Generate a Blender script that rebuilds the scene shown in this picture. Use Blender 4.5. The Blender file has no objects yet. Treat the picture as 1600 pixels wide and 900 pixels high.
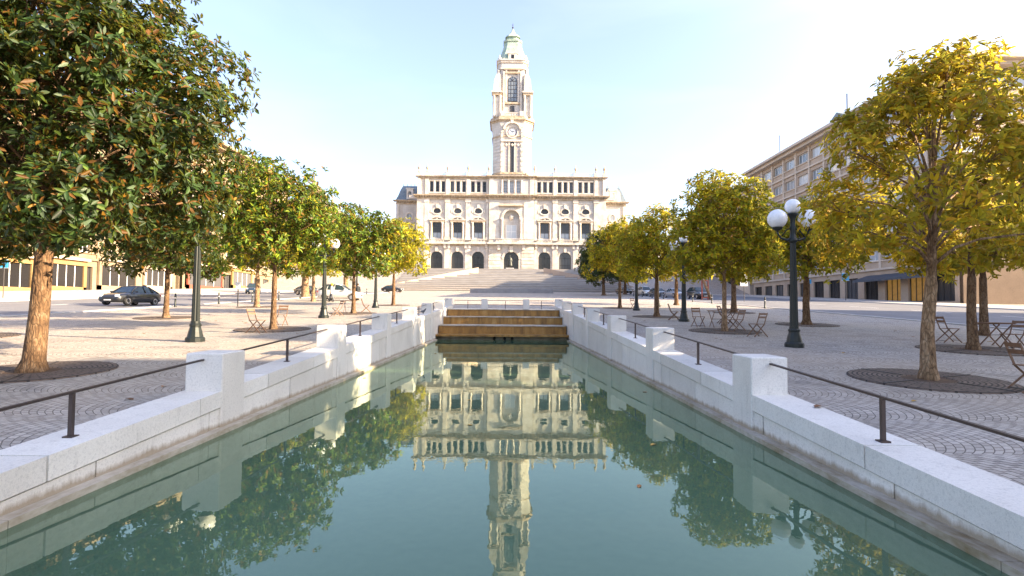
import bpy, math, random
import numpy as np
from mathutils import Vector, Matrix

S = bpy.context.scene
COL = S.collection
R = math.radians
PI = math.pi

# ------------------------------------------------------------------ camera, sky, sun, exposure
cam_d = bpy.data.cameras.new('camera')
cam_d.sensor_width = 36.0
cam_d.lens = 19.35
cam_d.clip_start = 0.1
cam_d.clip_end = 6000
cam = bpy.data.objects.new('camera', cam_d)
COL.objects.link(cam)
cam.matrix_world = (Matrix.Translation((0, 0, 1.8)) @ Matrix.Rotation(R(-0.47), 4, 'Z')
                    @ Matrix.Rotation(R(90 + 2.26), 4, 'X') @ Matrix.Rotation(R(0.45), 4, 'Z'))
S.camera = cam

SUN_AZ, SUN_EL = 105.0, 24.0            # azimuth clockwise from straight ahead (+Y)
world = bpy.data.worlds.new('World')
S.world = world
world.use_nodes = True
wn, wl = world.node_tree.nodes, world.node_tree.links
sky = wn.new('ShaderNodeTexSky')
sky.sky_type = 'NISHITA'
sky.sun_disc = False
sky.sun_elevation = R(SUN_EL)
sky.sun_rotation = R(SUN_AZ)
sky.dust_density = 1.6
sky.air_density = 1.0
sky.ozone_density = 1.0
# thin bright summer haze over the blue, thicker towards the sun's side of the sky
def wnode(typ, **kw):
    x = wn.new(typ)
    for k_, v_ in kw.items(): setattr(x, k_, v_)
    return x
wtc = wnode('ShaderNodeTexCoord')
wdot = wnode('ShaderNodeVectorMath', operation='DOT_PRODUCT')
wl.new(wtc.outputs['Generated'], wdot.inputs[0])
wdot.inputs[1].default_value = (math.sin(R(70)) * math.cos(R(24)), math.cos(R(70)) * math.cos(R(24)), math.sin(R(24)))
wmx = wnode('ShaderNodeMath', operation='MAXIMUM'); wl.new(wdot.outputs['Value'], wmx.inputs[0]); wmx.inputs[1].default_value = 0.0
wpw = wnode('ShaderNodeMath', operation='POWER'); wl.new(wmx.outputs[0], wpw.inputs[0]); wpw.inputs[1].default_value = 8.0
wglow = wnode('ShaderNodeMix', data_type='RGBA'); wl.new(wpw.outputs[0], wglow.inputs[0])
wglow.inputs[6].default_value = (0.50, 0.43, 0.84, 1); wglow.inputs[7].default_value = (3.4, 3.2, 2.8, 1)
wadd = wnode('ShaderNodeMix', data_type='RGBA', blend_type='ADD'); wadd.inputs[0].default_value = 1.0
wl.new(sky.outputs[0], wadd.inputs[6]); wl.new(wglow.outputs[2], wadd.inputs[7])
wmap = wnode('ShaderNodeMapping'); wl.new(wtc.outputs['Generated'], wmap.inputs[0]); wmap.inputs['Scale'].default_value = (1.2, 1.2, 4.5)
wnz = wnode('ShaderNodeTexNoise'); wl.new(wmap.outputs[0], wnz.inputs['Vector']); wnz.inputs['Scale'].default_value = 1.8; wnz.inputs['Detail'].default_value = 6; wnz.inputs['Distortion'].default_value = 0.5
wcr = wnode('ShaderNodeMapRange'); wl.new(wnz.outputs['Fac'], wcr.inputs[0]); wcr.inputs[1].default_value = 0.48; wcr.inputs[2].default_value = 0.8; wcr.inputs[4].default_value = 0.22
wcl = wnode('ShaderNodeMix', data_type='RGBA', blend_type='ADD'); wl.new(wcr.outputs[0], wcl.inputs[0]); wl.new(wadd.outputs[2], wcl.inputs[6]); wcl.inputs[7].default_value = (1.5, 1.3, 1.05, 1)
wl.new(wcl.outputs[2], wn['Background'].inputs[0])
wn['Background'].inputs[1].default_value = 0.097

sd = bpy.data.lights.new('sun', 'SUN')
sd.energy = 4.8
sd.angle = R(0.5)
sd.color = (1.0, 0.79, 0.53)
so = bpy.data.objects.new('sun', sd)
COL.objects.link(so)
sv = Vector((math.sin(R(SUN_AZ)) * math.cos(R(SUN_EL)), math.cos(R(SUN_AZ)) * math.cos(R(SUN_EL)), math.sin(R(SUN_EL))))
so.rotation_euler = (-sv).to_track_quat('-Z', 'Y').to_euler()
so.location = (60, -20, 60)

S.view_settings.view_transform = 'Standard'
S.view_settings.look = 'None'
S.view_settings.gamma = 1.0
S.view_settings.use_curve_mapping = False
S.view_settings.exposure = 2.05
S.cycles.use_denoising = True
S.cycles.max_bounces = 8
S.cycles.transparent_max_bounces = 8
S.cycles.sample_clamp_indirect = 6.0
S.cycles.caustics_reflective = False
S.cycles.caustics_refractive = False

# ------------------------------------------------------------------ material helpers
class NT:
    def __init__(s, name):
        s.m = bpy.data.materials.new(name)
        s.m.use_nodes = True
        s.t = s.m.node_tree
        s.n, s.l = s.t.nodes, s.t.links
        s.b = s.n['Principled BSDF']
        s.out = s.n['Material Output']
    def node(s, typ, **kw):
        x = s.n.new(typ)
        for k, v in kw.items():
            setattr(x, k, v)
        return x
    def put(s, sock, v):
        if hasattr(v, 'is_output'):
            s.l.new(v, sock)
        else:
            sock.default_value = v
    def math(s, op, a, b=0.0, c=0.0):
        x = s.node('ShaderNodeMath', operation=op)
        s.put(x.inputs[0], a); s.put(x.inputs[1], b); s.put(x.inputs[2], c)
        return x.outputs[0]
    def pos(s):
        return s.node('ShaderNodeNewGeometry').outputs['Position']
    def obj(s):
        return s.node('ShaderNodeTexCoord').outputs['Object']
    def sep(s, v):
        x = s.node('ShaderNodeSeparateXYZ'); s.l.new(v, x.inputs[0]); return x.outputs
    def comb(s, a, b, c):
        x = s.node('ShaderNodeCombineXYZ')
        s.put(x.inputs[0], a); s.put(x.inputs[1], b); s.put(x.inputs[2], c)
        return x.outputs[0]
    def noise(s, v, scale, detail=4.0, rough=0.55):
        x = s.node('ShaderNodeTexNoise')
        s.l.new(v, x.inputs['Vector'])
        x.inputs['Scale'].default_value = scale
        x.inputs['Detail'].default_value = detail
        x.inputs['Roughness'].default_value = rough
        return x.outputs['Fac']
    def scale(s, v, sc):
        x = s.node('ShaderNodeMapping'); s.l.new(v, x.inputs[0])
        x.inputs['Scale'].default_value = sc
        return x.outputs[0]
    def ramp(s, f, stops):
        x = s.node('ShaderNodeValToRGB'); s.l.new(f, x.inputs[0])
        e = x.color_ramp.elements
        while len(e) < len(stops): e.new(0.5)
        for i, (p, c) in enumerate(stops):
            e[i].position = p
            e[i].color = (c[0], c[1], c[2], 1) if hasattr(c, '__len__') else (c, c, c, 1)
        return x.outputs[0]
    def mix(s, f, a, b, mode='MIX'):
        x = s.node('ShaderNodeMix', data_type='RGBA', blend_type=mode)
        s.put(x.inputs[0], f)
        for i, v in ((6, a), (7, b)):
            if not hasattr(v, 'is_output'): v = (v[0], v[1], v[2], 1)
            s.put(x.inputs[i], v)
        return x.outputs[2]
    def bump(s, h, strength=0.3, dist=0.02):
        x = s.node('ShaderNodeBump')
        x.inputs['Strength'].default_value = strength
        x.inputs['Distance'].default_value = dist
        s.l.new(h, x.inputs['Height'])
        s.l.new(x.outputs[0], s.b.inputs['Normal'])
    def set(s, col=None, rough=None, metal=None, spec=None):
        if col is not None: s.put(s.b.inputs['Base Color'], col if hasattr(col, 'is_output') else (*col, 1))
        if rough is not None: s.put(s.b.inputs['Roughness'], rough)
        if metal is not None: s.put(s.b.inputs['Metallic'], metal)
        if spec is not None: s.put(s.b.inputs['Specular IOR Level'], spec)
        return s.m

def mottled(name, c1, c2, scale=3.0, rough=0.7, bump=0.15, fine=30.0, stretch=(1, 1, 1), metal=0.0, world_space=False):
    t = NT(name)
    v = t.scale(t.pos() if world_space else t.obj(), stretch)
    n = t.noise(v, scale, 5)
    f = t.noise(v, fine, 3)
    k = t.math('ADD', t.math('MULTIPLY', n, 0.65), t.math('MULTIPLY', f, 0.35))
    c = t.ramp(k, [(0.33, c1), (0.66, c2)])
    if bump: t.bump(f, bump, 0.01)
    return t.set(c, rough, metal)

def plain(name, c, rough=0.5, metal=0.0):
    return mottled(name, tuple(x * 0.86 for x in c), tuple(min(1, x * 1.12) for x in c), 2.5, rough, 0.0, 18, metal=metal)

M = {}
def mat_cobble():
    t = NT('cobble_paving')
    p = t.sep(t.pos())
    W = 1.5
    q = t.math('SUBTRACT', t.math('MODULO', t.math('ADD', p[1], 300.0), W), W / 2)
    Rr = W * 0.62
    arc = t.math('SQRT', t.math('MAXIMUM', t.math('SUBTRACT', Rr * Rr, t.math('MULTIPLY', q, q)), 0.001))
    v = t.math('SUBTRACT', t.math('ABSOLUTE', p[0]), arc)
    wob = t.noise(t.pos(), 3.0, 2)
    v = t.math('ADD', v, t.math('MULTIPLY', t.math('SUBTRACT', wob, 0.5), 0.06))
    br = t.node('ShaderNodeTexBrick')
    t.l.new(t.comb(q, v, 0.0), br.inputs['Vector'])
    br.inputs['Scale'].default_value = 1.0
    br.inputs['Brick Width'].default_value = 0.125
    br.inputs['Row Height'].default_value = 0.11
    br.inputs['Mortar Size'].default_value = 0.009
    br.inputs['Mortar Smooth'].default_value = 0.6
    br.inputs['Bias'].default_value = 0.0
    br.inputs['Color1'].default_value = (0.36, 0.325, 0.29, 1)
    br.inputs['Color2'].default_value = (0.55, 0.505, 0.455, 1)
    br.inputs['Mortar'].default_value = (0.10, 0.09, 0.085, 1)
    big = t.noise(t.pos(), 0.22, 4)
    c = t.mix(t.ramp(big, [(0.35, 0.0), (0.7, 0.45)]), br.outputs['Color'], (0.46, 0.36, 0.26))
    pt = t.noise(t.pos(), 0.9, 6, 0.65)
    c = t.mix(0.75, c, t.ramp(pt, [(0.34, 0.62), (0.47, 0.95), (0.6, 1.0)]), 'MULTIPLY')
    speck = t.noise(t.pos(), 45.0, 2)
    c = t.mix(0.5, c, t.ramp(speck, [(0.3, 0.55), (0.7, 1.0)]), 'MULTIPLY')
    inv = t.math('SUBTRACT', 1.0, br.outputs['Fac'])
    t.bump(t.math('ADD', inv, t.math('MULTIPLY', speck, 0.35)), 0.7, 0.02)
    return t.set(c, 0.62)
M['cobble'] = mat_cobble()

def mat_granite():
    t = NT('white_granite')
    o = t.pos()
    n = t.noise(o, 0.9, 5)
    f = t.noise(o, 38.0, 3, 0.7)
    g = t.noise(o, 110.0, 2)
    st = t.noise(t.scale(o, (2.2, 2.2, 0.5)), 3.0, 5, 0.7)
    c = t.ramp(n, [(0.3, (0.74, 0.705, 0.65)), (0.7, (0.86, 0.83, 0.775))])
    c = t.mix(t.ramp(st, [(0.56, 0.0), (0.78, 0.42)]), c, (0.36, 0.33, 0.295))
    c = t.mix(0.8, c, t.ramp(f, [(0.34, 0.78), (0.48, 0.97), (0.6, 1.0)]), 'MULTIPLY')
    c = t.mix(0.5, c, t.ramp(g, [(0.35, 0.8), (0.6, 1.0)]), 'MULTIPLY')
    isl = t.node('ShaderNodeNewGeometry').outputs['Random Per Island']        # every block its own tone
    c = t.mix(1.0, c, t.ramp(isl, [(0.0, (0.80, 0.79, 0.77)), (0.5, (0.93, 0.92, 0.91)), (1.0, (1.0, 1.0, 1.0))]), 'MULTIPLY')
    z = t.sep(o)[2]
    wet = t.math('SUBTRACT', 1.0, t.math('MULTIPLY', t.math('ADD', z, t.math('MULTIPLY', st, -0.15)), 13.0))
    wet = t.math('MINIMUM', t.math('MAXIMUM', wet, 0.0), 0.75)
    c = t.mix(wet, c, (0.25, 0.18, 0.095))
    t.bump(t.math('ADD', f, g), 0.25, 0.006)
    return t.set(c, 0.6)
M['granite'] = mat_granite()

def mat_facade():
    t = NT('cream_carved_granite')
    o = t.pos()
    n = t.noise(o, 0.35, 5)
    f = t.noise(o, 4.0, 4)
    st = t.noise(t.scale(o, (1.2, 1.2, 0.18)), 1.0, 5)
    c = t.ramp(n, [(0.3, (0.46, 0.425, 0.38)), (0.7, (0.62, 0.595, 0.56))])
    c = t.mix(t.ramp(st, [(0.55, 0.0), (0.78, 0.5)]), c, (0.40, 0.29, 0.18))
    c = t.mix(0.5, c, t.ramp(f, [(0.3, 0.7), (0.65, 1.0)]), 'MULTIPLY')
    br = t.node('ShaderNodeTexBrick')
    s = t.sep(o)
    t.l.new(t.comb(t.math('ADD', s[0], s[1]), s[2], 0.0), br.inputs['Vector'])
    br.inputs['Brick Width'].default_value = 1.5
    br.inputs['Row Height'].default_value = 0.62
    br.inputs['Scale'].default_value = 1.0
    br.inputs['Mortar Size'].default_value = 0.03
    c = t.mix(t.math('MULTIPLY', br.outputs['Fac'], 0.3), c, (0.30, 0.25, 0.19))
    t.bump(t.math('SUBTRACT', 1.0, br.outputs['Fac']), 0.4, 0.04)
    return t.set(c, 0.8)
M['facade'] = mat_facade()
M['patina_shade'] = mottled('brown_weathered_and_shaded_stone', (0.28, 0.19, 0.10), (0.54, 0.46, 0.36), 1.2, 0.85, 0.3, 6.0, world_space=True)  # weathered brown, doubling as painted shade behind the window columns
M['trim'] = mottled('carved_trim_stone', (0.44, 0.37, 0.29), (0.68, 0.65, 0.60), 0.8, 0.8, 0.3, 6.0, world_space=True)

def mat_rust():
    t = NT('algae_stained_stone')
    o = t.pos()
    n = t.noise(t.scale(o, (1.0, 1.0, 0.25)), 3.5, 5)
    f = t.noise(o, 25.0, 3)
    c = t.ramp(n, [(0.3, (0.20, 0.095, 0.018)), (0.55, (0.42, 0.21, 0.04)), (0.75, (0.54, 0.33, 0.11))])
    c = t.mix(0.6, c, t.ramp(f, [(0.3, 0.55), (0.7, 1.0)]), 'MULTIPLY')
    t.bump(f, 0.4, 0.01)
    return t.set(c, 0.45)
M['rust'] = mat_rust()
M['ledge'] = mottled('stained_ledge_stone', (0.22, 0.155, 0.075), (0.56, 0.51, 0.43), 2.0, 0.5, 0.2, 20, (1, 0.4, 1), world_space=True)
M['floor'] = mottled('pool_floor_stone', (0.24, 0.36, 0.29), (0.36, 0.47, 0.39), 0.6, 0.7, 0.1, 9, world_space=True)
M['asphalt'] = mottled('asphalt', (0.13, 0.13, 0.14), (0.20, 0.20, 0.21), 0.5, 0.75, 0.3, 60, world_space=True)
M['pave'] = mottled('pavement_slabs', (0.38, 0.35, 0.31), (0.50, 0.47, 0.43), 0.7, 0.75, 0.2, 15, world_space=True)
M['paint'] = mottled('road_paint', (0.62, 0.62, 0.6), (0.8, 0.8, 0.78), 3, 0.6, 0.0, 20, world_space=True)
M['steps'] = mottled('stair_granite', (0.40, 0.385, 0.37), (0.53, 0.515, 0.50), 0.4, 0.75, 0.2, 8, world_space=True)
def mat_bark(name, lo, mid, hi):
    t = NT(name)
    v = t.scale(t.obj(), (1, 1, 0.3))
    n = t.noise(v, 16.0, 6, 0.7)
    b = t.noise(t.obj(), 5.0, 4, 0.6)
    vo = t.node('ShaderNodeTexVoronoi'); vo.feature = 'DISTANCE_TO_EDGE'; t.l.new(v, vo.inputs['Vector']); vo.inputs['Scale'].default_value = 17.0
    crack = t.ramp(vo.outputs['Distance'], [(0.0, 0.35), (0.12, 1.0)])
    c = t.ramp(t.math('ADD', t.math('MULTIPLY', n, 0.6), t.math('MULTIPLY', b, 0.4)), [(0.36, lo), (0.5, mid), (0.64, hi)])
    c = t.mix(0.8, c, crack, 'MULTIPLY')
    t.bump(t.math('ADD', t.math('MULTIPLY', vo.outputs['Distance'], 2.0), n), 0.9, 0.02)
    return t.set(c, 0.92)
M['bark'] = mat_bark('bark', (0.06, 0.030, 0.014), (0.17, 0.095, 0.045), (0.30, 0.20, 0.12))
M['pale_bark'] = mat_bark('pale_bark', (0.09, 0.045, 0.020), (0.27, 0.165, 0.085), (0.46, 0.33, 0.21))
M['iron'] = plain('dark_iron', (0.055, 0.05, 0.05), 0.5, 0.3)
M['green_iron'] = plain('green_painted_iron', (0.016, 0.021, 0.020), 0.45, 0.2)
M['rail'] = plain('brown_steel_rail', (0.075, 0.055, 0.05), 0.5, 0.5)
def mat_grate():
    t = NT('cast_iron_grate')
    p = t.sep(t.obj())
    r = t.math('SQRT', t.math('ADD', t.math('MULTIPLY', p[0], p[0]), t.math('MULTIPLY', p[1], p[1])))
    a = t.math('ARCTAN2', p[1], p[0])
    br = t.node('ShaderNodeTexBrick')
    t.l.new(t.comb(a, r, 0.0), br.inputs['Vector'])
    br.inputs['Scale'].default_value = 1.0; br.inputs['Brick Width'].default_value = 0.26; br.inputs['Row Height'].default_value = 0.085; br.inputs['Mortar Size'].default_value = 0.016
    n = t.noise(t.obj(), 6, 4)
    c = t.mix(br.outputs['Fac'], t.ramp(n, [(0.3, (0.10, 0.07, 0.055)), (0.7, (0.20, 0.15, 0.12))]), (0.02, 0.014, 0.01))
    t.bump(t.math('SUBTRACT', 1.0, br.outputs['Fac']), 0.8, 0.02)
    return t.set(c, 0.75)
M['grate'] = mat_grate()
M['soil'] = mottled('bare_soil', (0.06, 0.035, 0.02), (0.13, 0.08, 0.05), 6, 0.95, 0.6, 40)
M['chair'] = mottled('brown_painted_slats', (0.13, 0.065, 0.035), (0.24, 0.14, 0.085), 6, 0.6, 0.1, 30)
M['globe'] = plain('opal_glass', (0.82, 0.83, 0.85), 0.25)
M['slate'] = mottled('blue_slate', (0.10, 0.13, 0.16), (0.20, 0.24, 0.27), 2, 0.6, 0.2, 8)
M['copper'] = mottled('verdigris_copper', (0.17, 0.27, 0.225), (0.42, 0.49, 0.41), 0.6, 0.7, 0.2, 3)
M['dark'] = plain('dark_recess', (0.022, 0.02, 0.02), 0.7)
M['bronze'] = plain('dark_bronze', (0.055, 0.06, 0.055), 0.45, 0.6)
M['white'] = plain('white_paint', (0.75, 0.75, 0.74), 0.5)
M['dial'] = plain('white_dial', (0.82, 0.82, 0.8), 0.4)
M['dial_ring'] = plain('grey_dial_ring', (0.33, 0.31, 0.34), 0.5)
M['brown_stone'] = mottled('brown_grey_render', (0.36, 0.27, 0.20), (0.48, 0.38, 0.29), 0.4, 0.85, 0.2, 5, world_space=True)
M['beige_stone'] = mottled('beige_limestone', (0.47, 0.39, 0.31), (0.60, 0.51, 0.42), 0.4, 0.85, 0.2, 5, world_space=True)
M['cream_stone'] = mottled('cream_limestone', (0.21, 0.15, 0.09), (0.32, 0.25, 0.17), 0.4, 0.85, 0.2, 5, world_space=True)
M['ochre'] = mottled('ochre_shopfront', (0.24, 0.14, 0.045), (0.36, 0.235, 0.10), 0.7, 0.7, 0.2, 6, world_space=True)
M['red_shop'] = plain('brick_red_shopfront', (0.32, 0.08, 0.05), 0.6)
M['awning'] = plain('slate_blue_awning', (0.06, 0.07, 0.09), 0.7)
M['blue_sign'] = plain('blue_sign_paint', (0.04, 0.33, 0.62), 0.4)
M['tyre'] = plain('tyre_rubber', (0.025, 0.025, 0.026), 0.8)
M['rim'] = plain('alloy_rim', (0.5, 0.5, 0.52), 0.3, 0.8)
M['lamp_lens'] = plain('clear_lens', (0.75, 0.77, 0.8), 0.1)
M['tail'] = plain('red_lens', (0.45, 0.02, 0.02), 0.2)
M['roof_tile'] = mottled('clay_roof', (0.25, 0.12, 0.07), (0.36, 0.19, 0.11), 1.0, 0.85, 0.3, 9)

def mat_glass():
    t = NT('window_glass')
    o = t.node('ShaderNodeObjectInfo').outputs['Random']
    c = t.ramp(o, [(0.0, (0.012, 0.011, 0.011)), (0.6, (0.035, 0.033, 0.034)), (1.0, (0.10, 0.10, 0.105))])
    t.b.inputs['IOR'].default_value = 1.6
    return t.set(c, 0.12, spec=0.35)
M['glass'] = mat_glass()
def mat_curtain():
    t = NT('pale_curtained_glass')
    o = t.node('ShaderNodeObjectInfo').outputs['Random']
    c = t.ramp(o, [(0.0, (0.16, 0.19, 0.22)), (0.6, (0.34, 0.38, 0.42)), (1.0, (0.55, 0.58, 0.6))])
    return t.set(c, 0.08)
M['curtain'] = mat_curtain()
def mat_litshop():
    t = NT('lit_shop_window')
    z = t.sep(t.obj())
    n = t.noise(t.obj(), 1.4, 3)
    c = t.ramp(n, [(0.35, (0.05, 0.02, 0.008)), (0.7, (0.20, 0.09, 0.03))])
    t.put(t.b.inputs['Emission Color'], (1.0, 0.55, 0.12, 1))
    t.b.inputs['Emission Strength'].default_value = 0.05
    return t.set(c, 0.2)
M['litshop'] = mat_litshop()

def car_paint(name, c):
    t = NT(name)
    t.b.inputs['Coat Weight'].default_value = 0.8
    t.b.inputs['Coat Roughness'].default_value = 0.05
    return t.set(c, 0.35, 0.25)
M['car_black'] = car_paint('black_car_paint', (0.02, 0.021, 0.023))
M['car_white'] = car_paint('white_car_paint', (0.70, 0.70, 0.69))
M['car_silver'] = car_paint('silver_car_paint', (0.42, 0.43, 0.45))
M['car_grey'] = car_paint('grey_car_paint', (0.13, 0.14, 0.15))
M['car_blue'] = car_paint('dark_blue_car_paint', (0.025, 0.05, 0.085))
M['car_glass'] = plain('car_window_glass', (0.03, 0.05, 0.06), 0.05)

def mat_water():
    t = NT('pool_water')
    for n in list(t.n): t.n.remove(n)
    out = t.node('ShaderNodeOutputMaterial')
    tr = t.node('ShaderNodeBsdfTransparent'); tr.inputs[0].default_value = (0.62, 0.72, 0.58, 1)
    df = t.node('ShaderNodeBsdfDiffuse'); df.inputs[0].default_value = (0.125, 0.225, 0.14, 1)
    gl = t.node('ShaderNodeBsdfGlossy'); gl.inputs['Roughness'].default_value = 0.0
    gl.inputs[0].default_value = (0.87, 0.95, 0.79, 1)
    fr = t.node('ShaderNodeFresnel'); fr.inputs[0].default_value = 1.55
    bp = t.node('ShaderNodeBump'); bp.inputs['Strength'].default_value = 0.05; bp.inputs['Distance'].default_value = 0.02
    n1 = t.noise(t.scale(t.pos(), (1, 0.7, 1)), 3.2, 3)
    t.l.new(n1, bp.inputs['Height'])
    t.l.new(bp.outputs[0], gl.inputs['Normal']); t.l.new(bp.outputs[0], fr.inputs['Normal'])
    m0 = t.node('ShaderNodeMixShader'); m0.inputs[0].default_value = 0.5
    t.l.new(tr.outputs[0], m0.inputs[1]); t.l.new(df.outputs[0], m0.inputs[2])
    m1 = t.node('ShaderNodeMixShader')
    t.l.new(fr.outputs[0], m1.inputs[0]); t.l.new(m0.outputs[0], m1.inputs[1]); t.l.new(gl.outputs[0], m1.inputs[2])
    t.l.new(m1.outputs[0], out.inputs[0])
    return t.m
M['water'] = mat_water()

def mat_leaf(name, transl, rough=0.45):
    t = NT(name)
    t.b.inputs['Specular IOR Level'].default_value = 0.22
    a = t.node('ShaderNodeVertexColor', layer_name='leaf_colour')
    t.set(a.outputs[0], rough)
    tl = t.node('ShaderNodeBsdfTranslucent')
    t.l.new(t.mix(0.6, a.outputs[0], (0.55, 0.55, 0.08)), tl.inputs[0])
    mx = t.node('ShaderNodeMixShader'); mx.inputs[0].default_value = transl
    t.l.new(t.b.outputs[0], mx.inputs[1]); t.l.new(tl.outputs[0], mx.inputs[2])
    t.l.new(mx.outputs[0], t.out.inputs[0])
    return t.m
M['leaf'] = mat_leaf('magnolia_leaves', 0.22)
M['leaf_thin'] = mat_leaf('thin_leaves', 0.45, 0.5)

def mat_vcol(name, rough=0.7):
    t = NT(name)
    a = t.node('ShaderNodeVertexColor', layer_name='leaf_colour')
    return t.set(a.outputs[0], rough)

# ------------------------------------------------------------------ mesh builder
class MB:
    def __init__(s):
        s.v, s.f, s.k, s.sm = [], [], [], []
        s.mi = 0
        s.smooth = False
        s.xf = None
    def add(s, vs, fs):
        b = len(s.v)
        if s.xf is not None:
            vs = [s.xf @ Vector(p) for p in vs]
        s.v += [tuple(p) for p in vs]
        for f in fs:
            s.f.append([b + i for i in f]); s.k.append(s.mi); s.sm.append(s.smooth)
        return s
    def box(s, x0, x1, y0, y1, z0, z1):
        if x0 > x1: x0, x1 = x1, x0
        return s.add([(x0, y0, z0), (x1, y0, z0), (x1, y1, z0), (x0, y1, z0), (x0, y0, z1), (x1, y0, z1), (x1, y1, z1), (x0, y1, z1)],
                     [(3, 2, 1, 0), (4, 5, 6, 7), (0, 1, 5, 4), (1, 2, 6, 5), (2, 3, 7, 6), (3, 0, 4, 7)])
    def bbox(s, x0, x1, y0, y1, z0, z1, c=0.02):
        """box with bevelled vertical edges and top edges"""
        if x0 > x1: x0, x1 = x1, x0
        def ring(x0, x1, y0, y1, c, z):
            return [(x0 + c, y0, z), (x1 - c, y0, z), (x1, y0 + c, z), (x1, y1 - c, z), (x1 - c, y1, z), (x0 + c, y1, z), (x0, y1 - c, z), (x0, y0 + c, z)]
        vs = ring(x0, x1, y0, y1, c, z0) + ring(x0, x1, y0, y1, c, z1 - c) + ring(x0 + c, x1 - c, y0 + c, y1 - c, c, z1)
        fs = [tuple(range(7, -1, -1)), tuple(range(16, 24))]
        for r in (0, 8):
            for i in range(8):
                j = (i + 1) % 8
                fs.append((r + i, r + j, r + 8 + j, r + 8 + i))
        return s.add(vs, fs)
    def sbox(s, x0, x1, y0, y1, zb, zt):
        """box whose bottom and top heights are functions of y (follows the slope)"""
        if x0 > x1: x0, x1 = x1, x0
        return s.add([(x0, y0, zb(y0)), (x1, y0, zb(y0)), (x1, y1, zb(y1)), (x0, y1, zb(y1)),
                      (x0, y0, zt(y0)), (x1, y0, zt(y0)), (x1, y1, zt(y1)), (x0, y1, zt(y1))],
                     [(3, 2, 1, 0), (4, 5, 6, 7), (0, 1, 5, 4), (1, 2, 6, 5), (2, 3, 7, 6), (3, 0, 4, 7)])
    def rings(s, rs, cap0=True, cap1=True):
        n = len(rs[0])
        vs = [p for r in rs for p in r]
        fs = []
        for k in range(len(rs) - 1):
            for i in range(n):
                j = (i + 1) % n
                fs.append((k * n + i, k * n + j, (k + 1) * n + j, (k + 1) * n + i))
        if cap0: fs.append(tuple(range(n - 1, -1, -1)))
        if cap1: fs.append(tuple((len(rs) - 1) * n + i for i in range(n)))
        return s.add(vs, fs)
    def lathe(s, prof, cx=0, cy=0, n=16, z0=0, caps=True):
        rs = [[(cx + r * math.cos(2 * PI * i / n), cy + r * math.sin(2 * PI * i / n), z0 + z) for i in range(n)] for r, z in prof]
        return s.rings(rs, caps, caps)
    def tube(s, pts, rad, n=8):
        pts = [Vector(p) for p in pts]
        if not hasattr(rad, '__len__'): rad = [rad] * len(pts)
        rs = []
        for i, p in enumerate(pts):
            d = (pts[min(i + 1, len(pts) - 1)] - pts[max(i - 1, 0)]).normalized()
            a = Vector((0, 0, 1)) if abs(d.z) < 0.9 else Vector((1, 0, 0))
            u = d.cross(a).normalized(); w = d.cross(u).normalized()
            rs.append([p + (u * math.cos(-2 * PI * k / n) + w * math.sin(-2 * PI * k / n)) * rad[i] for k in range(n)])
        return s.rings(rs)
    def bar(s, a, b, w, h):
        """square bar from a to b"""
        a, b = Vector(a), Vector(b)
        d = (b - a).normalized()
        up = Vector((0, 0, 1)) if abs(d.z) < 0.95 else Vector((0, 1, 0))
        u = d.cross(up).normalized() * w / 2; v = u.cross(d).normalized() * h / 2
        return s.rings([[p - u - v, p + u - v, p + u + v, p - u + v] for p in (a, b)])
    def prism(s, poly, y0, y1):
        """polygon in x,z (anticlockwise seen from -y) extruded from y0 to y1"""
        n = len(poly)
        vs = [(x, y0, z) for x, z in poly] + [(x, y1, z) for x, z in poly]
        fs = [tuple(range(n)), tuple(range(2 * n - 1, n - 1, -1))]
        for i in range(n):
            j = (i + 1) % n
            fs.append((j, i, n + i, n + j))
        return s.add(vs, fs)
    def holed(s, x0, x1, z0, z1, hole, y0, y1):
        """wall panel with a star-shaped hole (list of x,z anticlockwise), with its reveals"""
        cx = sum(p[0] for p in hole) / len(hole); cz = sum(p[1] for p in hole) / len(hole)
        pts = [tuple(p) for p in hole]
        def out(p):
            dx, dz = p[0] - cx, p[1] - cz
            t = 1e9
            if dx > 1e-9: t = min(t, (x1 - cx) / dx)
            if dx < -1e-9: t = min(t, (x0 - cx) / dx)
            if dz > 1e-9: t = min(t, (z1 - cz) / dz)
            if dz < -1e-9: t = min(t, (z0 - cz) / dz)
            return (cx + dx * t, cz + dz * t)
        ring = [(math.atan2(p[1] - cz, p[0] - cx), p, out(p)) for p in pts]
        for c in ((x0, z0), (x1, z0), (x1, z1), (x0, z1)):
            a = math.atan2(c[1] - cz, c[0] - cx)
            if all(abs(a - r[0]) > 1e-4 for r in ring):
                # point of the hole outline on this ray
                best = None
                for i in range(len(pts)):
                    p, q = pts[i], pts[(i + 1) % len(pts)]
                    ex, ez = q[0] - p[0], q[1] - p[1]
                    dx, dz = math.cos(a), math.sin(a)
                    den = dx * ez - dz * ex
                    if abs(den) < 1e-12: continue
                    t = ((p[0] - cx) * ez - (p[1] - cz) * ex) / den
                    u = ((p[0] - cx) * dz - (p[1] - cz) * dx) / den
                    if t > 0 and -1e-6 <= u <= 1 + 1e-6: best = (cx + dx * t, cz + dz * t)
                if best: ring.append((a, best, c))
        ring.sort(key=lambda r: r[0])
        n = len(ring)
        vs = [(r[1][0], y0, r[1][1]) for r in ring] + [(r[2][0], y0, r[2][1]) for r in ring] + [(r[1][0], y1, r[1][1]) for r in ring]
        fs = []
        for i in range(n):
            j = (i + 1) % n
            fs.append((i, n + i, n + j, j))
            fs.append((j, 2 * n + j, 2 * n + i, i))
        return s.add(vs, fs)
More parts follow.
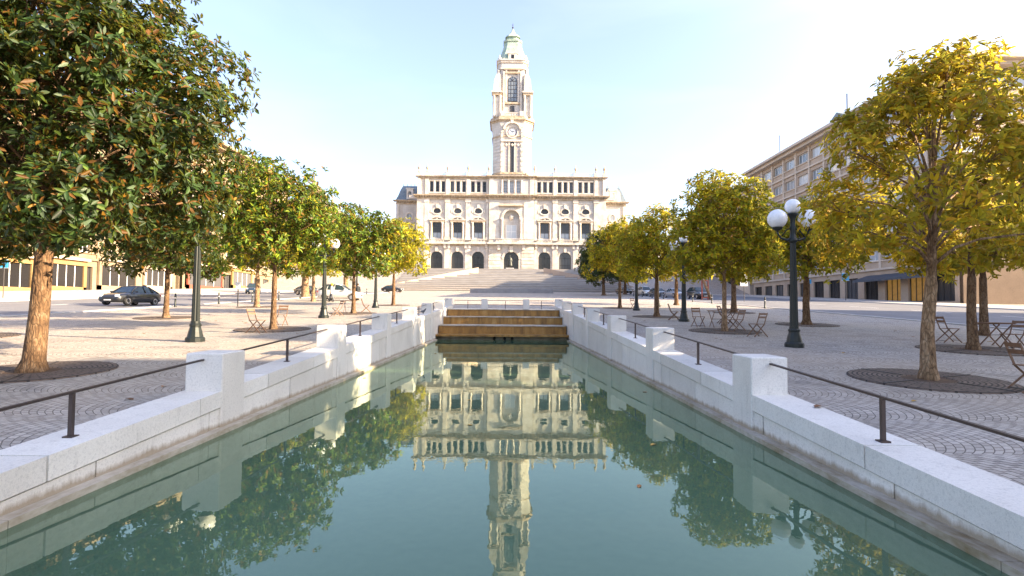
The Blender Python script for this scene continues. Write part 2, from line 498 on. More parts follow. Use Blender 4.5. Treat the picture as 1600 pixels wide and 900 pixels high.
    def mesh(s, name, mats):
        me = bpy.data.meshes.new(name)
        me.from_pydata(s.v, [], s.f)
        for m in mats: me.materials.append(m)
        me.polygons.foreach_set('material_index', s.k)
        me.polygons.foreach_set('use_smooth', s.sm)
        me.update()
        return me
    def build(s, name, mats, parent=None, loc=(0, 0, 0)):
        if not isinstance(mats, (list, tuple)): mats = [mats]
        return link(name, s.mesh(name, mats), parent, loc)

def link(name, me, parent=None, loc=(0, 0, 0), rz=0):
    o = bpy.data.objects.new(name, me)
    COL.objects.link(o)
    o.location = loc
    if rz: o.rotation_euler = (0, 0, rz)
    if parent: o.parent = parent
    return o

def thing(name, label, cat, loc=(0, 0, 0), rz=0, group=None):
    o = bpy.data.objects.new(name, None)
    COL.objects.link(o)
    o.empty_display_size = 0.2
    o.location = loc
    o.rotation_euler = (0, 0, rz)
    return tag(o, label, cat, group)

def tag(o, label, cat, group=None):
    o['label'] = label
    o['category'] = cat
    if group: o['group'] = group
    return o

def kind(o, k):
    o['kind'] = k
    return o

def copy_tree(o, parent=None):
    c = o.copy()
    COL.objects.link(c)
    if parent: c.parent = parent
    for ch in list(o.children):
        copy_tree(ch, c)
    return c

def place(proto, used, loc, rz, label):
    o = proto if not used else copy_tree(proto)
    o.location = loc
    o.rotation_euler = (0, 0, rz)
    o['label'] = label
    return o

def arc_pts(cx, cz, r, a0, a1, n, rz=None):
    rz = r if rz is None else rz
    return [(cx + r * math.cos(a0 + (a1 - a0) * i / n), cz + rz * math.sin(a0 + (a1 - a0) * i / n)) for i in range(n + 1)]
def arch_hole(cx, w, z0, zs, n=12):
    return [(cx - w / 2, z0), (cx + w / 2, z0)] + arc_pts(cx, zs, w / 2, 0, PI, n)
def rect_hole(cx, w, z0, z1):
    return [(cx - w / 2, z0), (cx + w / 2, z0), (cx + w / 2, z1), (cx - w / 2, z1)]

# ------------------------------------------------------------------ terrain
SL = 0.0453
def gy(y):
    if y <= 122: return SL * y
    if y <= 150: return SL * 122 + (y - 122) * 0.2537
    return SL * 122 + 28 * 0.2537 + min(y - 150, 400) * 0.004
def G(x, y):
    z = gy(y)
    if x < -46: z += min(1.0, (-46 - x) / 10) * 0.55 * (1 if y < 122 else 0.3)
    return z

POOL = (-4.15, 3.60, 0.5, 41.0)        # inner faces of the pool
def ground():
    xs = sorted(set([-2500, -1200, -600, -300, -150, -100, -80, -66, -60, -56, -52, -46, -40, -34, -28, -24, -20, -16, -12, -8, -4.72,
                     -4.0, -2, 0, 2, 4.12, 8, 12, 16, 20, 24, 30, 36, 42, 46, 54, 60, 80, 100, 150, 300, 600, 1200, 2500]))
    ys = [-400, -200, -100, -60, -30, -15, -8, -4, 0.0, 4, 8, 12, 16, 20, 24, 28, 32, 36, 41.4, 46, 52, 60, 70, 80, 90, 100, 110, 116, 122, 126, 130, 136, 142, 150, 160, 180, 200, 240, 300, 400, 550, 900, 1600, 3000]
    m = MB()
    n = len(ys)
    vs = [(x, y, G(x, y)) for x in xs for y in ys]
    fs = []
    for i in range(len(xs) - 1):
        for j in range(n - 1):
            if xs[i] >= -4.73 and xs[i + 1] <= 4.13 and ys[j] >= -0.01 and ys[j + 1] <= 41.41: continue
            fs.append((i * n + j, (i + 1) * n + j, (i + 1) * n + j + 1, i * n + j + 1))
    m.add(vs, fs)
    kind(m.build('ground', M['cobble']), 'structure')
ground()

def sheet(name, x0, x1, y0, y1, mat, dz, ystep=6, xstep=6):
    m = MB()
    nx = max(1, int((x1 - x0) / xstep)); ny = max(1, int((y1 - y0) / ystep))
    vs = [(x0 + (x1 - x0) * i / nx, y0 + (y1 - y0) * j / ny, G(x0 + (x1 - x0) * i / nx, y0 + (y1 - y0) * j / ny) + dz) for i in range(nx + 1) for j in range(ny + 1)]
    m.add(vs, [(i * (ny + 1) + j, (i + 1) * (ny + 1) + j, (i + 1) * (ny + 1) + j + 1, i * (ny + 1) + j + 1) for i in range(nx) for j in range(ny)])
    return kind(m.build(name, mat), 'structure')
sheet('road', -43, -25, -58, 120, M['asphalt'], 0.012, 5, 3)
sheet('road', 22.5, 43, -58, 120, M['asphalt'], 0.012, 5, 3)

def kerb_line(x0, x1, y0, y1, h=0.12):
    m = MB()
    y = y0
    while y < y1:
        e = min(y + 4, y1)
        m.sbox(x0, x1, y, e - 0.012, lambda t: G(x0, t) - 0.1, lambda t: G(x0, t) + h)
        y = e
    kind(m.build('kerb', M['steps']), 'structure')
kerb_line(-43.3, -43.0, -58, 120)
kerb_line(43.0, 43.3, -58, 120)
kerb_line(-25.0, -24.7, -58, 120, 0.06)
kerb_line(22.2, 22.5, -58, 120, 0.06)

mk = MB()
for yy in range(-40, 118, 8):
    for xx in (-34, 32.5):
        mk.sbox(xx - 0.07, xx + 0.07, yy, yy + 4, lambda t, a=xx: G(a, t) + 0.013, lambda t, a=xx: G(a, t) + 0.018)
for k in range(12):
    x = -42.3 + k * 1.4
    mk.sbox(x, x + 0.6, 25.5, 29.0, lambda t, a=x: G(a, t) + 0.013, lambda t, a=x: G(a, t) + 0.018)
kind(mk.build('road_marking', M['paint']), 'structure')
sheet('pavement', -55.9, -43.3, -58, 120, M['pave'], 0.10, 5, 3)
sheet('pavement', 43.3, 52, -58, 120, M['pave'], 0.10, 5, 3)

# ------------------------------------------------------------------ pool
def pool():
    m = MB()
    m.add([(POOL[0] - 0.3, 0.2, -0.5), (POOL[1] + 0.3, 0.2, -0.5), (POOL[1] + 0.3, 33.5, -0.5), (POOL[0] - 0.3, 33.5, -0.5)], [(0, 1, 2, 3)])
    kind(m.build('pool_floor', M['floor']), 'structure')
    w = MB()
    w.add([(POOL[0] + 0.02, 0.52, 0), (POOL[1] - 0.02, 0.52, 0), (POOL[1] - 0.02, 33.15, 0), (POOL[0] + 0.02, 33.15, 0)], [(0, 1, 2, 3)])
    kind(w.build('water', M['water']), 'structure')
pool()

PD = [2.6 + 5.475 * k for k in range(8)]     # where the pillars begin along the pool
PL = 0.68
def pool_wall(side):
    xi = POOL[0] if side < 0 else POOL[1]
    s = side
    xo = xi + s * 0.56
    name = 'left' if side < 0 else 'right'
    t = thing('pool_wall', 'long low white granite wall on the %s side of the pool, stepped between pillars' % name, 'wall', (xi, 0.5, 0))
    loc = (-xi, -0.5, 0)
    rnd = random.Random(4 + side)
    cop, body, led = MB(), MB(), MB()
    top = lambda y: gy(y) + 0.22
    y = 0.5
    while y < 41.3:                                                  # coping stones
        e = min(y + rnd.uniform(2.1, 2.7), 41.35)
        d = rnd.uniform(0, 0.006)
        cop.sbox(xi + s * (-0.012 + d), xo, y + 0.011, e - 0.011, lambda q: top(q) - 0.232, lambda q: top(q) - d * 0.5)
        y = e
    y = 0.5
    while y < 41.3:                                                  # lower course
        e = min(y + rnd.uniform(2.0, 2.9), 41.35)
        d = rnd.uniform(0.012, 0.022)
        body.sbox(xi + s * d, xo - s * 0.02, y + 0.011, e - 0.011, lambda q: -0.6, lambda q: top(q) - 0.25)
        y = e
    y = 0.5
    while y < 32.0:                                                  # plinth at the water
        e = min(y + rnd.uniform(3.2, 4.2), 32.0)
        led.sbox(xi - s * 0.13, xi + s * 0.05, y + 0.004, e - 0.004, lambda q: -0.6, lambda q: 0.065)
        y = e
    cop.build('coping', M['granite'], t, loc)
    body.build('wall_face', M['granite'], t, loc)
    led.build('plinth', M['ledge'], t, loc)
    words = ['beside the photographer', 'nearest one in view', 'second in view', 'third in view', 'fourth in view', 'fifth in view', 'sixth in view', 'last one at the cascade end']
    rwords = ['beside the photographer', 'nearest span in view', 'second span in view', 'third span in view', 'fourth span in view', 'fifth span in view', 'sixth span in view', 'last span at the cascade end']
    for k, y in enumerate(PD):
        m = MB()
        xa, xb = xi - s * 0.022, xi + s * 0.52
        m.bbox(min(xa, xb), max(xa, xb), 0, PL, (0.06 if y < 32 else 0.3) - gy(y), 0.765, 0.015)
        # local to pillar base
        o = m.build('stone_pillar', M['granite'], None, (0, y, gy(y)))
        tag(o, 'square white granite pillar in the %s pool wall, %s' % (name, words[k]), 'pillar', 'granite pillars along the pool walls')
    xm = xi + s * 0.27
    for k in range(len(PD)):
        y1 = PD[k]
        y0 = (PD[k - 1] + PL) if k else 0.6
        z0, z1 = gy(y0) + 0.67, gy(y1) + 0.67
        r = thing('handrail', 'thin brown steel handrail on the %s pool wall, %s' % (name, rwords[k]), 'handrail', (xm, (y0 + y1) / 2, top((y0 + y1) / 2)), 0, 'steel handrails between the pool pillars')
        l2 = (-xm, -(y0 + y1) / 2, -top((y0 + y1) / 2))
        b = MB(); b.bar((xm, y0 - 0.0, z0), (xm, y1 + 0.0, z1), 0.045, 0.022); b.build('rail', M['rail'], r, l2)
        ym = (y0 + y1) / 2 + (0.0)
        p = MB(); p.box(xm - 0.02, xm + 0.02, ym - 0.02, ym + 0.02, top(ym) - 0.02, (z0 + z1) / 2 - 0.008); p.build('post', M['rail'], r, l2)
        f = MB(); f.box(xm - 0.05, xm + 0.05, ym - 0.05, ym + 0.05, top(ym) - 0.01, top(ym) + 0.012); f.build('foot_plate', M['rail'], r, l2)
pool_wall(-1)
pool_wall(1)

def cascade():
    t = thing('stepped_cascade', 'rust brown stained stone cascade of three tall steps at the end of the pool', 'cascade', (-0.27, 33, 0))
    L = (0.27, -33, 0)
    x0, x1 = POOL[0] + 0.03, POOL[1] - 0.03
    m = MB()
    for (ya, yb, za, zb) in ((33.25, 35.6, -0.5, 0.85), (35.6, 38.0, -0.5, 1.345), (38.0, 41.3, -0.5, 1.83)):
        m.box(x0, x1, ya, yb - 0.003, za, zb - 0.06)
    m.build('riser', M['rust'], t, L)
    m = MB()
    for (ya, yb, zb) in ((33.2, 35.6, 0.85), (35.54, 38.0, 1.345), (37.94, 41.3, 1.83)):
        m.box(x0 + 0.002, x1 - 0.002, ya, yb - 0.005, zb - 0.058, zb)
    m.build('tread_slab', M['ledge'], t, L)
    m = MB(); m.box(POOL[0] - 0.0, POOL[1] + 0.0, 32.1, 33.24, 0.22, 0.335); m.build('lip_slab', M['rust'], t, L)
    m = MB(); m.box(x0, x1, 32.75, 33.2, -0.5, 0.215); m.build('footing', M['ledge'], t, L)
    for x in (-0.75, -0.15, 0.3):
        m = MB(); m.smooth = True; m.tube([(x, 32.75, 0.1), (x, 32.45, 0.1)], 0.085, 12); m.build('spout', M['dark'], t, L)
    # low wall and blocks closing the head of the pool
    for x, w in ((-1.72, 'left'), (1.42, 'right')):
        m = MB(); m.bbox(-0.24, 0.24, 0, 0.6, -0.4, 0.72, 0.015)
        o = m.build('stone_block', M['granite'], None, (x, 41.35, gy(41.35)))
        tag(o, 'short white granite block at the head of the cascade, the %s one of two' % w, 'pillar', 'granite blocks at the head of the cascade')
    for a, b, w in ((-4.0, -1.96, 'left'), (-1.48, 1.18, 'middle'), (1.66, 3.5, 'right')):
        r = thing('cross_rail', 'low brown steel double rail across the head of the cascade, %s span' % w, 'handrail', ((a + b) / 2, 41.6, gy(41.6)), 0, 'rails across the head of the cascade')
        for z in (0.28, 0.6):
            q = MB(); q.box(a - (a + b) / 2, b - (a + b) / 2, -0.02, 0.02, z - 0.02, z + 0.02); q.build('rail', M['rail'], r)
        q = MB(); q.box(-0.02, 0.02, -0.018, 0.018, -0.1, 0.578); q.build('post', M['rail'], r)
cascade()

# ------------------------------------------------------------------ terrace stairs before the city hall
def terrace():
    t = thing('terrace_stairs', 'wide pale granite stairs rising to the arcade of the city hall', 'stairs', (0.9, 124, gy(122)))
    zb, zt = gy(122), gy(150)
    m = MB()
    n = 13
    for i in range(n):
        y0 = 123.5 + i * 2.0
        z = zb + (zt - zb) * (i + 1) / n + 0.12
        w = 28 - i * 0.06
        m.box(-w, w, y0 - 124, (151.5 if i == n - 1 else y0 + 2.2) - 124, -1.0, z - zb - (0.0 if i < n - 1 else 0))
    m.build('step', M['steps'], t)
    m = MB()
    for i in range(n):
        y0 = 123.5 + i * 2.0 - 124
        z = (zt - zb) * (i + 1) / n + 0.12
        w = 28 - i * 0.06 + 0.05
        m.box(-w, w, y0 - 0.12, y0 + 0.002, z - 0.16, z + 0.004)
    m.build('nosing', mottled('shadow_tone_nosing', (0.26, 0.235, 0.21), (0.37, 0.345, 0.32), 0.5, 0.8, 0.1, 6, world_space=True), t)  # nosing strips darkened to paint in the shadow line of each step
    for sgn in (-1, 1):
        q = MB()
        xa, xb = 8.5, 29.0
        y0, y1 = 143.0 - 124, 143.8 - 124
        za, z2 = zt - zb + 0.12, 1.9
        pts = [(sgn * xa, y0, 3.0), (sgn * xb, y0 - 14, 0.2), (sgn * xb, y1 - 14, 0.2), (sgn * xa, y1, 3.0),
               (sgn * xa, y0, za), (sgn * xb, y0 - 14, z2), (sgn * xb, y1 - 14, z2), (sgn * xa, y1, za)]
        fs = [(3, 2, 1, 0), (4, 5, 6, 7), (0, 1, 5, 4), (1, 2, 6, 5), (2, 3, 7, 6), (3, 0, 4, 7)]
        if sgn < 0: fs = [f[::-1] for f in fs]
        q.add(pts, fs)
        q.build('ramp_parapet', M['brown_stone'], t)
    b = MB(); b.bbox(-9.0, 9.0, -0.6, 0.6, -0.2, 0.95, 0.05)
    o = b.build('stone_bench', mottled('grey_granite', (0.23, 0.22, 0.22), (0.33, 0.32, 0.31), 1, 0.7, 0.2, 12), None, (0.9, 119.5, gy(119.5)))
    tag(o, 'long low grey granite block lying before the city hall stairs', 'bench')
terrace()

# ------------------------------------------------------------------ city hall
def window_mesh(name, outline, cols=1, rows=1, fr=0.09, depth=0.1, glass='glass', frame='white', arch_bar=None, blind=0.0):
    """one window: pane in a frame with glazing bars; outline anticlockwise in x,z"""
    m = MB()
    xs = [p[0] for p in outline]; zs = [p[1] for p in outline]
    m.mi = 0
    m.prism(outline, 0.03, 0.07)
    m.mi = 1
    cx, cz = sum(xs) / len(xs), sum(zs) / len(zs)
    n = len(outline)
    for i in range(n):
        a, b = outline[i], outline[(i + 1) % n]
        s = lambda p: (cx + (p[0] - cx) * (1 - fr * 2 / max(0.4, max(xs) - min(xs))), cz + (p[1] - cz) * (1 - fr * 2 / max(0.4, max(zs) - min(zs))))
        m.prism([a, b, s(b), s(a)], -0.03, 0.08)
    x0, x1, z0, z1 = min(xs), max(xs), min(zs), max(zs)
    zt = arch_bar if arch_bar is not None else z1
    for c in range(1, cols):
        x = x0 + (x1 - x0) * c / cols
        m.box(x - fr / 2, x + fr / 2, -0.012, 0.06, z0 + fr, zt - fr * 0.5)
    for r in range(1, rows):
        z = z0 + (zt - z0) * r / rows
        m.box(x0 + fr, x1 - fr, -0.016, 0.055, z - fr / 2, z + fr / 2)
    if arch_bar is not None:
        m.box(x0 + fr, x1 - fr, -0.02, 0.06, arch_bar - fr * 0.7, arch_bar + fr * 0.7)
        for a in (0.3, 0.5, 0.7):
            r = (x1 - x0) / 2
            m.bar((cx, 0.0, arch_bar), (cx + r * 0.93 * math.cos(PI * a), 0.0, arch_bar + (z1 - arch_bar) * 0.93 * math.sin(PI * a)), 0.06, fr * 0.8)
    if blind:
        m.mi = 2; m.box(x0 + fr, x1 - fr, 0.012, 0.029, z0 + fr, z0 + (z1 - z0) * blind)
    return m.mesh(name, [M[glass], M[frame], M['curtain']])

def column(m, x, y, z0, z1, r, n=12):
    h = z1 - z0
    m.smooth = True
    m.lathe([(r * 1.35, 0), (r * 1.35, h * 0.03), (r * 1.1, h * 0.06), (r, h * 0.08), (r * 0.96, h * 0.5), (r * 0.84, h * 0.88), (r * 1.0, h * 0.9), (r * 1.3, h * 0.97), (r * 1.3, h)], x, y, n, z0)
    m.smooth = False

def balustrade(m, x0, x1, y0, y1, z0, z1, step=0.42):
    m.box(x0, x1, y0, y1, z0, z0 + 0.16)
    m.box(x0, x1, y0 - 0.03, y1 + 0.03, z1 - 0.17, z1)
    n = max(1, int((x1 - x0) / step))
    for i in range(n):
        x = x0 + (i + 0.5) * (x1 - x0) / n
        m.lathe([(0.06, 0), (0.12, (z1 - z0 - 0.33) * 0.3), (0.05, (z1 - z0 - 0.33) * 0.75), (0.08, z1 - z0 - 0.33)], x, (y0 + y1) / 2, 5, z0 + 0.16, False)

def cornice(m, x0, x1, yb, z0, z1, proj, dent=True, step=0.75):
    """stepped cornice with dentils; yb is the wall plane, projecting towards -y"""
    h = z1 - z0
    m.mi = 1
    m.box(x0 - 0.05, x1 + 0.05, yb - proj * 0.35, yb + 0.2, z0, z0 + h * 0.35)
    m.box(x0 - proj * 0.6, x1 + proj * 0.6, yb - proj * 0.8, yb + 0.2, z0 + h * 0.6, z0 + h * 0.82)
    m.box(x0 - proj * 0.8, x1 + proj * 0.8, yb - proj, yb + 0.2, z0 + h * 0.82, z1)
    if dent:
        n = max(2, int((x1 - x0) / step))
        for i in range(n):
            x = x0 + (i + 0.5) * (x1 - x0) / n
            m.box(x - step * 0.24, x + step * 0.24, yb - proj * 0.7, yb + 0.1, z0 + h * 0.35, z0 + h * 0.6)
    else:
        m.box(x0 - 0.1, x1 + 0.1, yb - proj * 0.5, yb + 0.2, z0 + h * 0.35, z0 + h * 0.6)
    m.mi = 0

def finial_mesh(h=2.3):
    m = MB(); m.smooth = True
    m.lathe([(0.36, 0), (0.36, 0.25), (0.22, 0.4), (0.2, h * 0.3), (0.36, h * 0.42), (0.42, h * 0.55), (0.3, h * 0.68), (0.14, h * 0.74), (0.19, h * 0.84), (0.12, h * 0.93), (0.02, h)], 0, 0, 10)
    return m.mesh('finial', [M['patina_shade']])

def city_hall():
    X0, Y0, Z0 = 1.0, 160.0, gy(150) + 0.05
    t = thing('city_hall', 'ornate cream stone city hall with an arcaded front and a tall clock tower', 'city hall', (X0, Y0, Z0))
    bays = [s * c for s in (-1, 1) for c in (9.7, 15.72, 21.75)]
    W = MB()
    TH = 0.75
    # ground storey
    for c in bays:
        W.holed(c - 3.01, c + 3.01, 0, 8.1, arch_hole(c, 3.5, 0.15, 4.25, 16), 0, TH)
        W.holed(c - 3.01, c + 3.01, 8.1, 16.4, rect_hole(c, 2.5, 10.0, 14.5), 0, TH)
        W.holed(c - 3.01, c + 3.01, 16.4, 21.4, [(c + 1.1 * math.cos(a), 17.65 + (0.55 if math.sin(a) < 0 else 1.0) * math.sin(a)) for a in [2 * PI * i / 20 for i in range(20)]], 0, TH)
        for k in (-1, 0, 1):
            W.holed(c + k * 1.72 - 0.86, c + k * 1.72 + 0.86, 22.3, 27.5, rect_hole(c + k * 1.72, 1.0, 23.45, 26.55), 0, TH)
        for s in (-1, 1):
            W.box(c + s * 2.58, c + s * 3.01, 0, TH, 22.3, 27.5)
    W.box(-30, 30, 0.002, TH, 21.4, 22.3)
    for s in (-1, 1):
        W.box(s * 24.76, s * 27.6, 0, TH, 0, 21.4)
        W.box(s * 24.76, s * 27.6, 0, TH, 22.3, 27.5)
    P = -0.55                              # the projecting centre
    W.holed(-6.69, 6.69, 0, 8.1, arch_hole(0, 4.3, 0.1, 3.85, 18), P, TH)
    W.holed(-6.69, 6.69, 8.1, 21.4, arch_hole(0, 4.7, 9.6, 15.8, 18), P, TH)
    W.box(-6.69, 6.69, P + 0.002, 0, 21.4, 22.3)
    for k in (-1, 0, 1):
        W.holed(k * 1.9 - 0.95, k * 1.9 + 0.95, 22.3, 27.5, rect_hole(k * 1.9, 1.15, 23.3, 26.8), P, TH)
    for s in (-1, 1):
        W.box(s * 2.85, s * 6.69, P, TH, 22.3, 27.5)
        W.box(s * 6.6, s * 6.69, P, 0, 0, 27.5)
    # block behind
    W.box(-27.6, 27.6, TH + 0.15, 30, 0, 28.2)
    W.box(-27.6, -27.0, TH - 0.1, TH + 0.3, 0, 27.5); W.box(27.0, 27.6, TH - 0.1, TH + 0.3, 0, 27.5)
    W.holed(-2.4, 2.4, 9.6, 15.8, rect_hole(0, 3.0, 9.9, 14.0), 0.45, 0.8)
    W.build('facade_wall', M['facade'], t)

    T = MB()                                # carved trim
    for s in (-1, 1):
        xs = [6.69 + 0.02, 12.71, 18.73, 24.76]
        for x in xs:                        # giant pilasters
            T.box(s * (x - 0.62), s * (x + 0.62), -0.38, 0.01, 9.4, 20.4)
            T.box(s * (x - 0.78), s * (x + 0.78), -0.5, 0.01, 9.3, 10.1)
            T.box(s * (x - 0.8), s * (x + 0.8), -0.52, 0.01, 20.4, 21.35)
            T.box(s * (x - 0.5), s * (x + 0.5), -0.3, 0.01, 22.4, 27.4)
            T.box(s * (x - 0.7), s * (x + 0.7), -0.35, 0.01, 0, 8.0)
        T.box(s * 25.4, s * 27.62, -0.3, 0.01, 9.4, 21.3)
        T.box(s * 26.7, s * 27.5, -0.42, 0.01, 22.4, 27.4)
    for c in bays:
        # arch surround and keystone
        for i in range(13):
            a0, a1 = PI * i / 13 + 0.02, PI * (i + 1) / 13 - 0.02
            r0, r1 = 1.77, 2.3
            T.prism([(c + r0 * math.cos(a0), 4.25 + r0 * math.sin(a0)), (c + r1 * math.cos(a0), 4.25 + r1 * math.sin(a0)), (c + r1 * math.cos(a1), 4.25 + r1 * math.sin(a1)), (c + r0 * math.cos(a1), 4.25 + r0 * math.sin(a1))], -0.13, 0.01)
        T.prism([(c - 0.3, 5.9), (c + 0.3, 5.9), (c + 0.45, 7.4), (c - 0.45, 7.4)], -0.45, 0.01)
        for j in range(7):                  # rusticated piers
            for s in (-1, 1):
                T.box(c + s * 1.9, c + s * 2.3, -0.12, 0.01, 0.25 + j * 0.62, 0.25 + j * 0.62 + 0.5)
        # columns at the windows, entablature, curved pediment
        for s in (-1, 1):
            column(T, c + s * 1.62, -0.3, 9.5, 14.35, 0.24)
            T.box(c + s * 1.27, c + s * 1.97, -0.6, 0.01, 14.35, 14.55)
            T.mi = 1; T.box(c + s * 1.28, c + s * 2.05, -0.03, 0.01, 9.6, 14.35); T.mi = 0  # brown strip paints the recess shade behind each column
        T.mi = 1; T.box(c - 2.1, c + 2.1, -0.6, 0.01, 14.55, 15.0); T.mi = 0
        T.box(c - 2.25, c + 2.25, -0.75, 0.01, 15.0, 15.22)
        for i in range(8):
            a0, a1 = R(25 + 130 * i / 8), R(25 + 130 * (i + 1) / 8)
            T.prism([(c + 2.3 * math.cos(a0), 14.55 + 1.6 * math.sin(a0)), (c + 2.3 * math.cos(a1), 14.55 + 1.6 * math.sin(a1)),
                     (c + 2.0 * math.cos(a1), 14.35 + 1.5 * math.sin(a1)), (c + 2.0 * math.cos(a0), 14.35 + 1.5 * math.sin(a0))][::-1], -0.6, 0.01)
        T.lathe([(0.05, 0), (0.4, 0.15), (0.45, 0.45), (0.2, 0.8)], c, -0.1, 8, 15.25)
        # oval surround
        for i in range(20):
            a0, a1 = 2 * PI * i / 20, 2 * PI * (i + 1) / 20
            q = lambda a, k: (c + (1.1 + k) * math.cos(a), 17.65 + ((0.55 if math.sin(a) < 0 else 1.0) + k) * math.sin(a))
            T.prism([q(a0, 0.02), q(a0, 0.35), q(a1, 0.35), q(a1, 0.02)], -0.16, 0.01)
        T.prism([(c - 0.25, 18.7), (c + 0.25, 18.7), (c + 0.4, 19.9), (c - 0.4, 19.9)], -0.3, 0.01)
        for s in (-1, 1):                   # garlands
            T.lathe([(0.05, 0), (0.22, 0.3), (0.16, 0.9), (0.03, 1.2)], c + s * 1.75, -0.02, 7, 17.2)
        T.box(c - 2.2, c + 2.2, -0.1, 0.01, 20.1, 20.5)
        # balcony
        balustrade(T, c - 2.15, c + 2.15, -0.95, -0.7, 8.5, 9.5)
        for k in (-1, 1):
            T.box(c + k * 0.86 - 0.16, c + k * 0.86 + 0.16, -0.12, 0.01, 23.3, 26.7)
            T.box(c + k * 2.58 - 0.16, c + k * 2.58 + 0.16, -0.12, 0.01, 23.3, 26.7)
        T.box(c - 2.7, c + 2.7, -0.22, 0.01, 23.05, 23.28)
        T.box(c - 2.7, c + 2.7, -0.16, 0.01, 26.72, 26.95)
        balustrade(T, c - 2.4, c + 2.4, 0.1, 0.35, 28.1, 29.3)
        for s in (-1, 1):
            T.prism([(c + s * 2.4 - 0.25, 6.9), (c + s * 2.4 + 0.25, 6.9), (c + s * 2.4 + 0.35, 8.05), (c + s * 2.4 - 0.35, 8.05)], -0.7, 0.01)
    T.box(-27.9, 27.9, -1.1, 0.05, 8.08, 8.5)
    T.mi = 1
    T.box(-27.7, 27.7, -0.5, 0.02, 7.7, 8.06)
    T.mi = 0
    cornice(T, -27.6, 27.6, -0.1, 21.25, 22.45, 1.25)
    cornice(T, -27.6, 27.6, -0.05, 27.25, 28.1, 0.75)
    T.box(-27.7, 27.7, -0.35, 0.05, 0, 0.7)
    cornice(T, -6.7, 6.7, P, 21.3, 22.5, 1.3)
    cornice(T, -6.7, 6.7, P, 27.3, 28.15, 0.8)
    # centre bay
    for i in range(17):
        a0, a1 = PI * i / 17 + 0.015, PI * (i + 1) / 17 - 0.015
        for (zc, r0, r1, d) in ((3.85, 2.17, 2.8, 0.2), (15.8, 2.37, 3.0, 0.25)):
            T.prism([(r0 * math.cos(a0), zc + r0 * math.sin(a0)), (r1 * math.cos(a0), zc + r1 * math.sin(a0)), (r1 * math.cos(a1), zc + r1 * math.sin(a1)), (r0 * math.cos(a1), zc + r0 * math.sin(a1))], P - d, P + 0.01)
    T.prism([(-0.4, 5.8), (0.4, 5.8), (0.6, 7.6), (-0.6, 7.6)], P - 0.6, P + 0.01)
    for s in (-1, 1):
        column(T, s * 2.75, P - 0.35, 9.6, 15.4, 0.33)
        T.box(s * 2.3, s * 3.2, P - 0.75, P + 0.01, 15.4, 15.8)
        T.box(s * 3.6, s * 6.5, P - 0.14, P + 0.01, 9.6, 20.4)
        T.prism([(s * 3.6 - 0.35, 6.4), (s * 3.6 + 0.35, 6.4), (s * 3.6 + 0.45, 8.0), (s * 3.6 - 0.45, 8.0)], P - 0.95, P + 0.01)
        T.box(s * 5.3, s * 6.6, P - 0.16, P + 0.01, 22.5, 27.3)
        for k in range(7):
            T.box(s * 3.0, s * 6.6, P - 0.1, P + 0.01, 0.25 + k * 1.05, 0.25 + k * 1.05 + 0.9)
    T.mi = 1; T.box(-3.6, 3.6, P - 0.85, P + 0.01, 19.2, 19.6); T.mi = 0
    T.box(-6.9, 6.9, P - 1.6, P + 0.02, 8.06, 8.52)
    balustrade(T, -4.6, 4.6, P - 1.45, P - 1.15, 8.52, 9.6)
    T.lathe([(0.15, 0), (0.55, 0.4), (0.7, 1.0), (0.5, 1.5), (0.1, 1.9)], 0, 0.3, 10, 15.2)
    for k in (-1.5, -0.5, 0.5, 1.5):
        column(T, k * 1.9, P - 0.18, 23.2, 26.9, 0.2, 8)
    T.build('carved_trim', [M['trim'], M['patina_shade']], t)

    arch = window_mesh('arched_door', arch_hole(0, 3.5, 0, 4.1, 14), 4, 2, 0.1, glass='glass', frame='dark', arch_bar=4.05)
    rect = window_mesh('window', rect_hole(0, 2.5, 0, 4.5), 2, 3, 0.11, glass='glass', frame='iron', blind=0.36)
    oval = window_mesh('oval_window', [(1.1 * math.cos(a), (0.55 if math.sin(a) < 0 else 1.0) * math.sin(a)) for a in [2 * PI * i / 20 for i in range(20)]], 2, 1, 0.07, glass='glass', frame='iron')
    att = window_mesh('attic_window', rect_hole(0, 1.0, 0, 3.1), 1, 3, 0.08, glass='glass', frame='iron')
    for c in bays:
        link('arched_door', arch, t, (c, 0.5, 0.15))
        link('window', rect, t, (c, 0.62, 10.0))
        link('oval_window', oval, t, (c, 0.5, 17.65))
        for k in (-1, 0, 1):
            link('attic_window', att, t, (c + k * 1.72, 0.5, 23.45))
    link('main_door', window_mesh('main_door', arch_hole(0, 4.3, 0, 3.75, 16), 4, 2, 0.14, glass='glass', frame='bronze', arch_bar=3.75), t, (0, 0.35, 0.1))
    link('balcony_window', window_mesh('balcony_window', rect_hole(0, 3.0, 0, 4.1), 2, 2, 0.14, glass='curtain', frame='white'), t, (0, 0.55, 9.9))
    att2 = window_mesh('attic_window', rect_hole(0, 1.15, 0, 3.5), 2, 4, 0.07, glass='curtain', frame='white')
    for k in (-1, 0, 1): link('attic_window', att2, t, (k * 1.9, 0.2, 23.3))
    fin = finial_mesh()
    for s in (-1, 1):
        for x in (6.7, 12.71, 18.73, 24.76, 27.2):
            link('finial', fin, t, (s * x, 0.1, 29.3))
    for s in (-1, 1):
        for x in (6.7, 12.71, 18.73, 24.76, 27.2):
            pm = MB(); pm.box(s * x - 0.55, s * x + 0.55, -0.45, 0.6, 28.1, 29.3)
            pm.build('parapet_pedestal', M['trim'], t)
    rf = MB()
    rf.rings([[(-27, 1.2, 28.2), (27, 1.2, 28.2), (27, 29.5, 28.2), (-27, 29.5, 28.2)], [(-23, 9, 30.6), (23, 9, 30.6), (23, 22, 30.6), (-23, 22, 30.6)]])
    rf.build('roof', M['slate'], t)

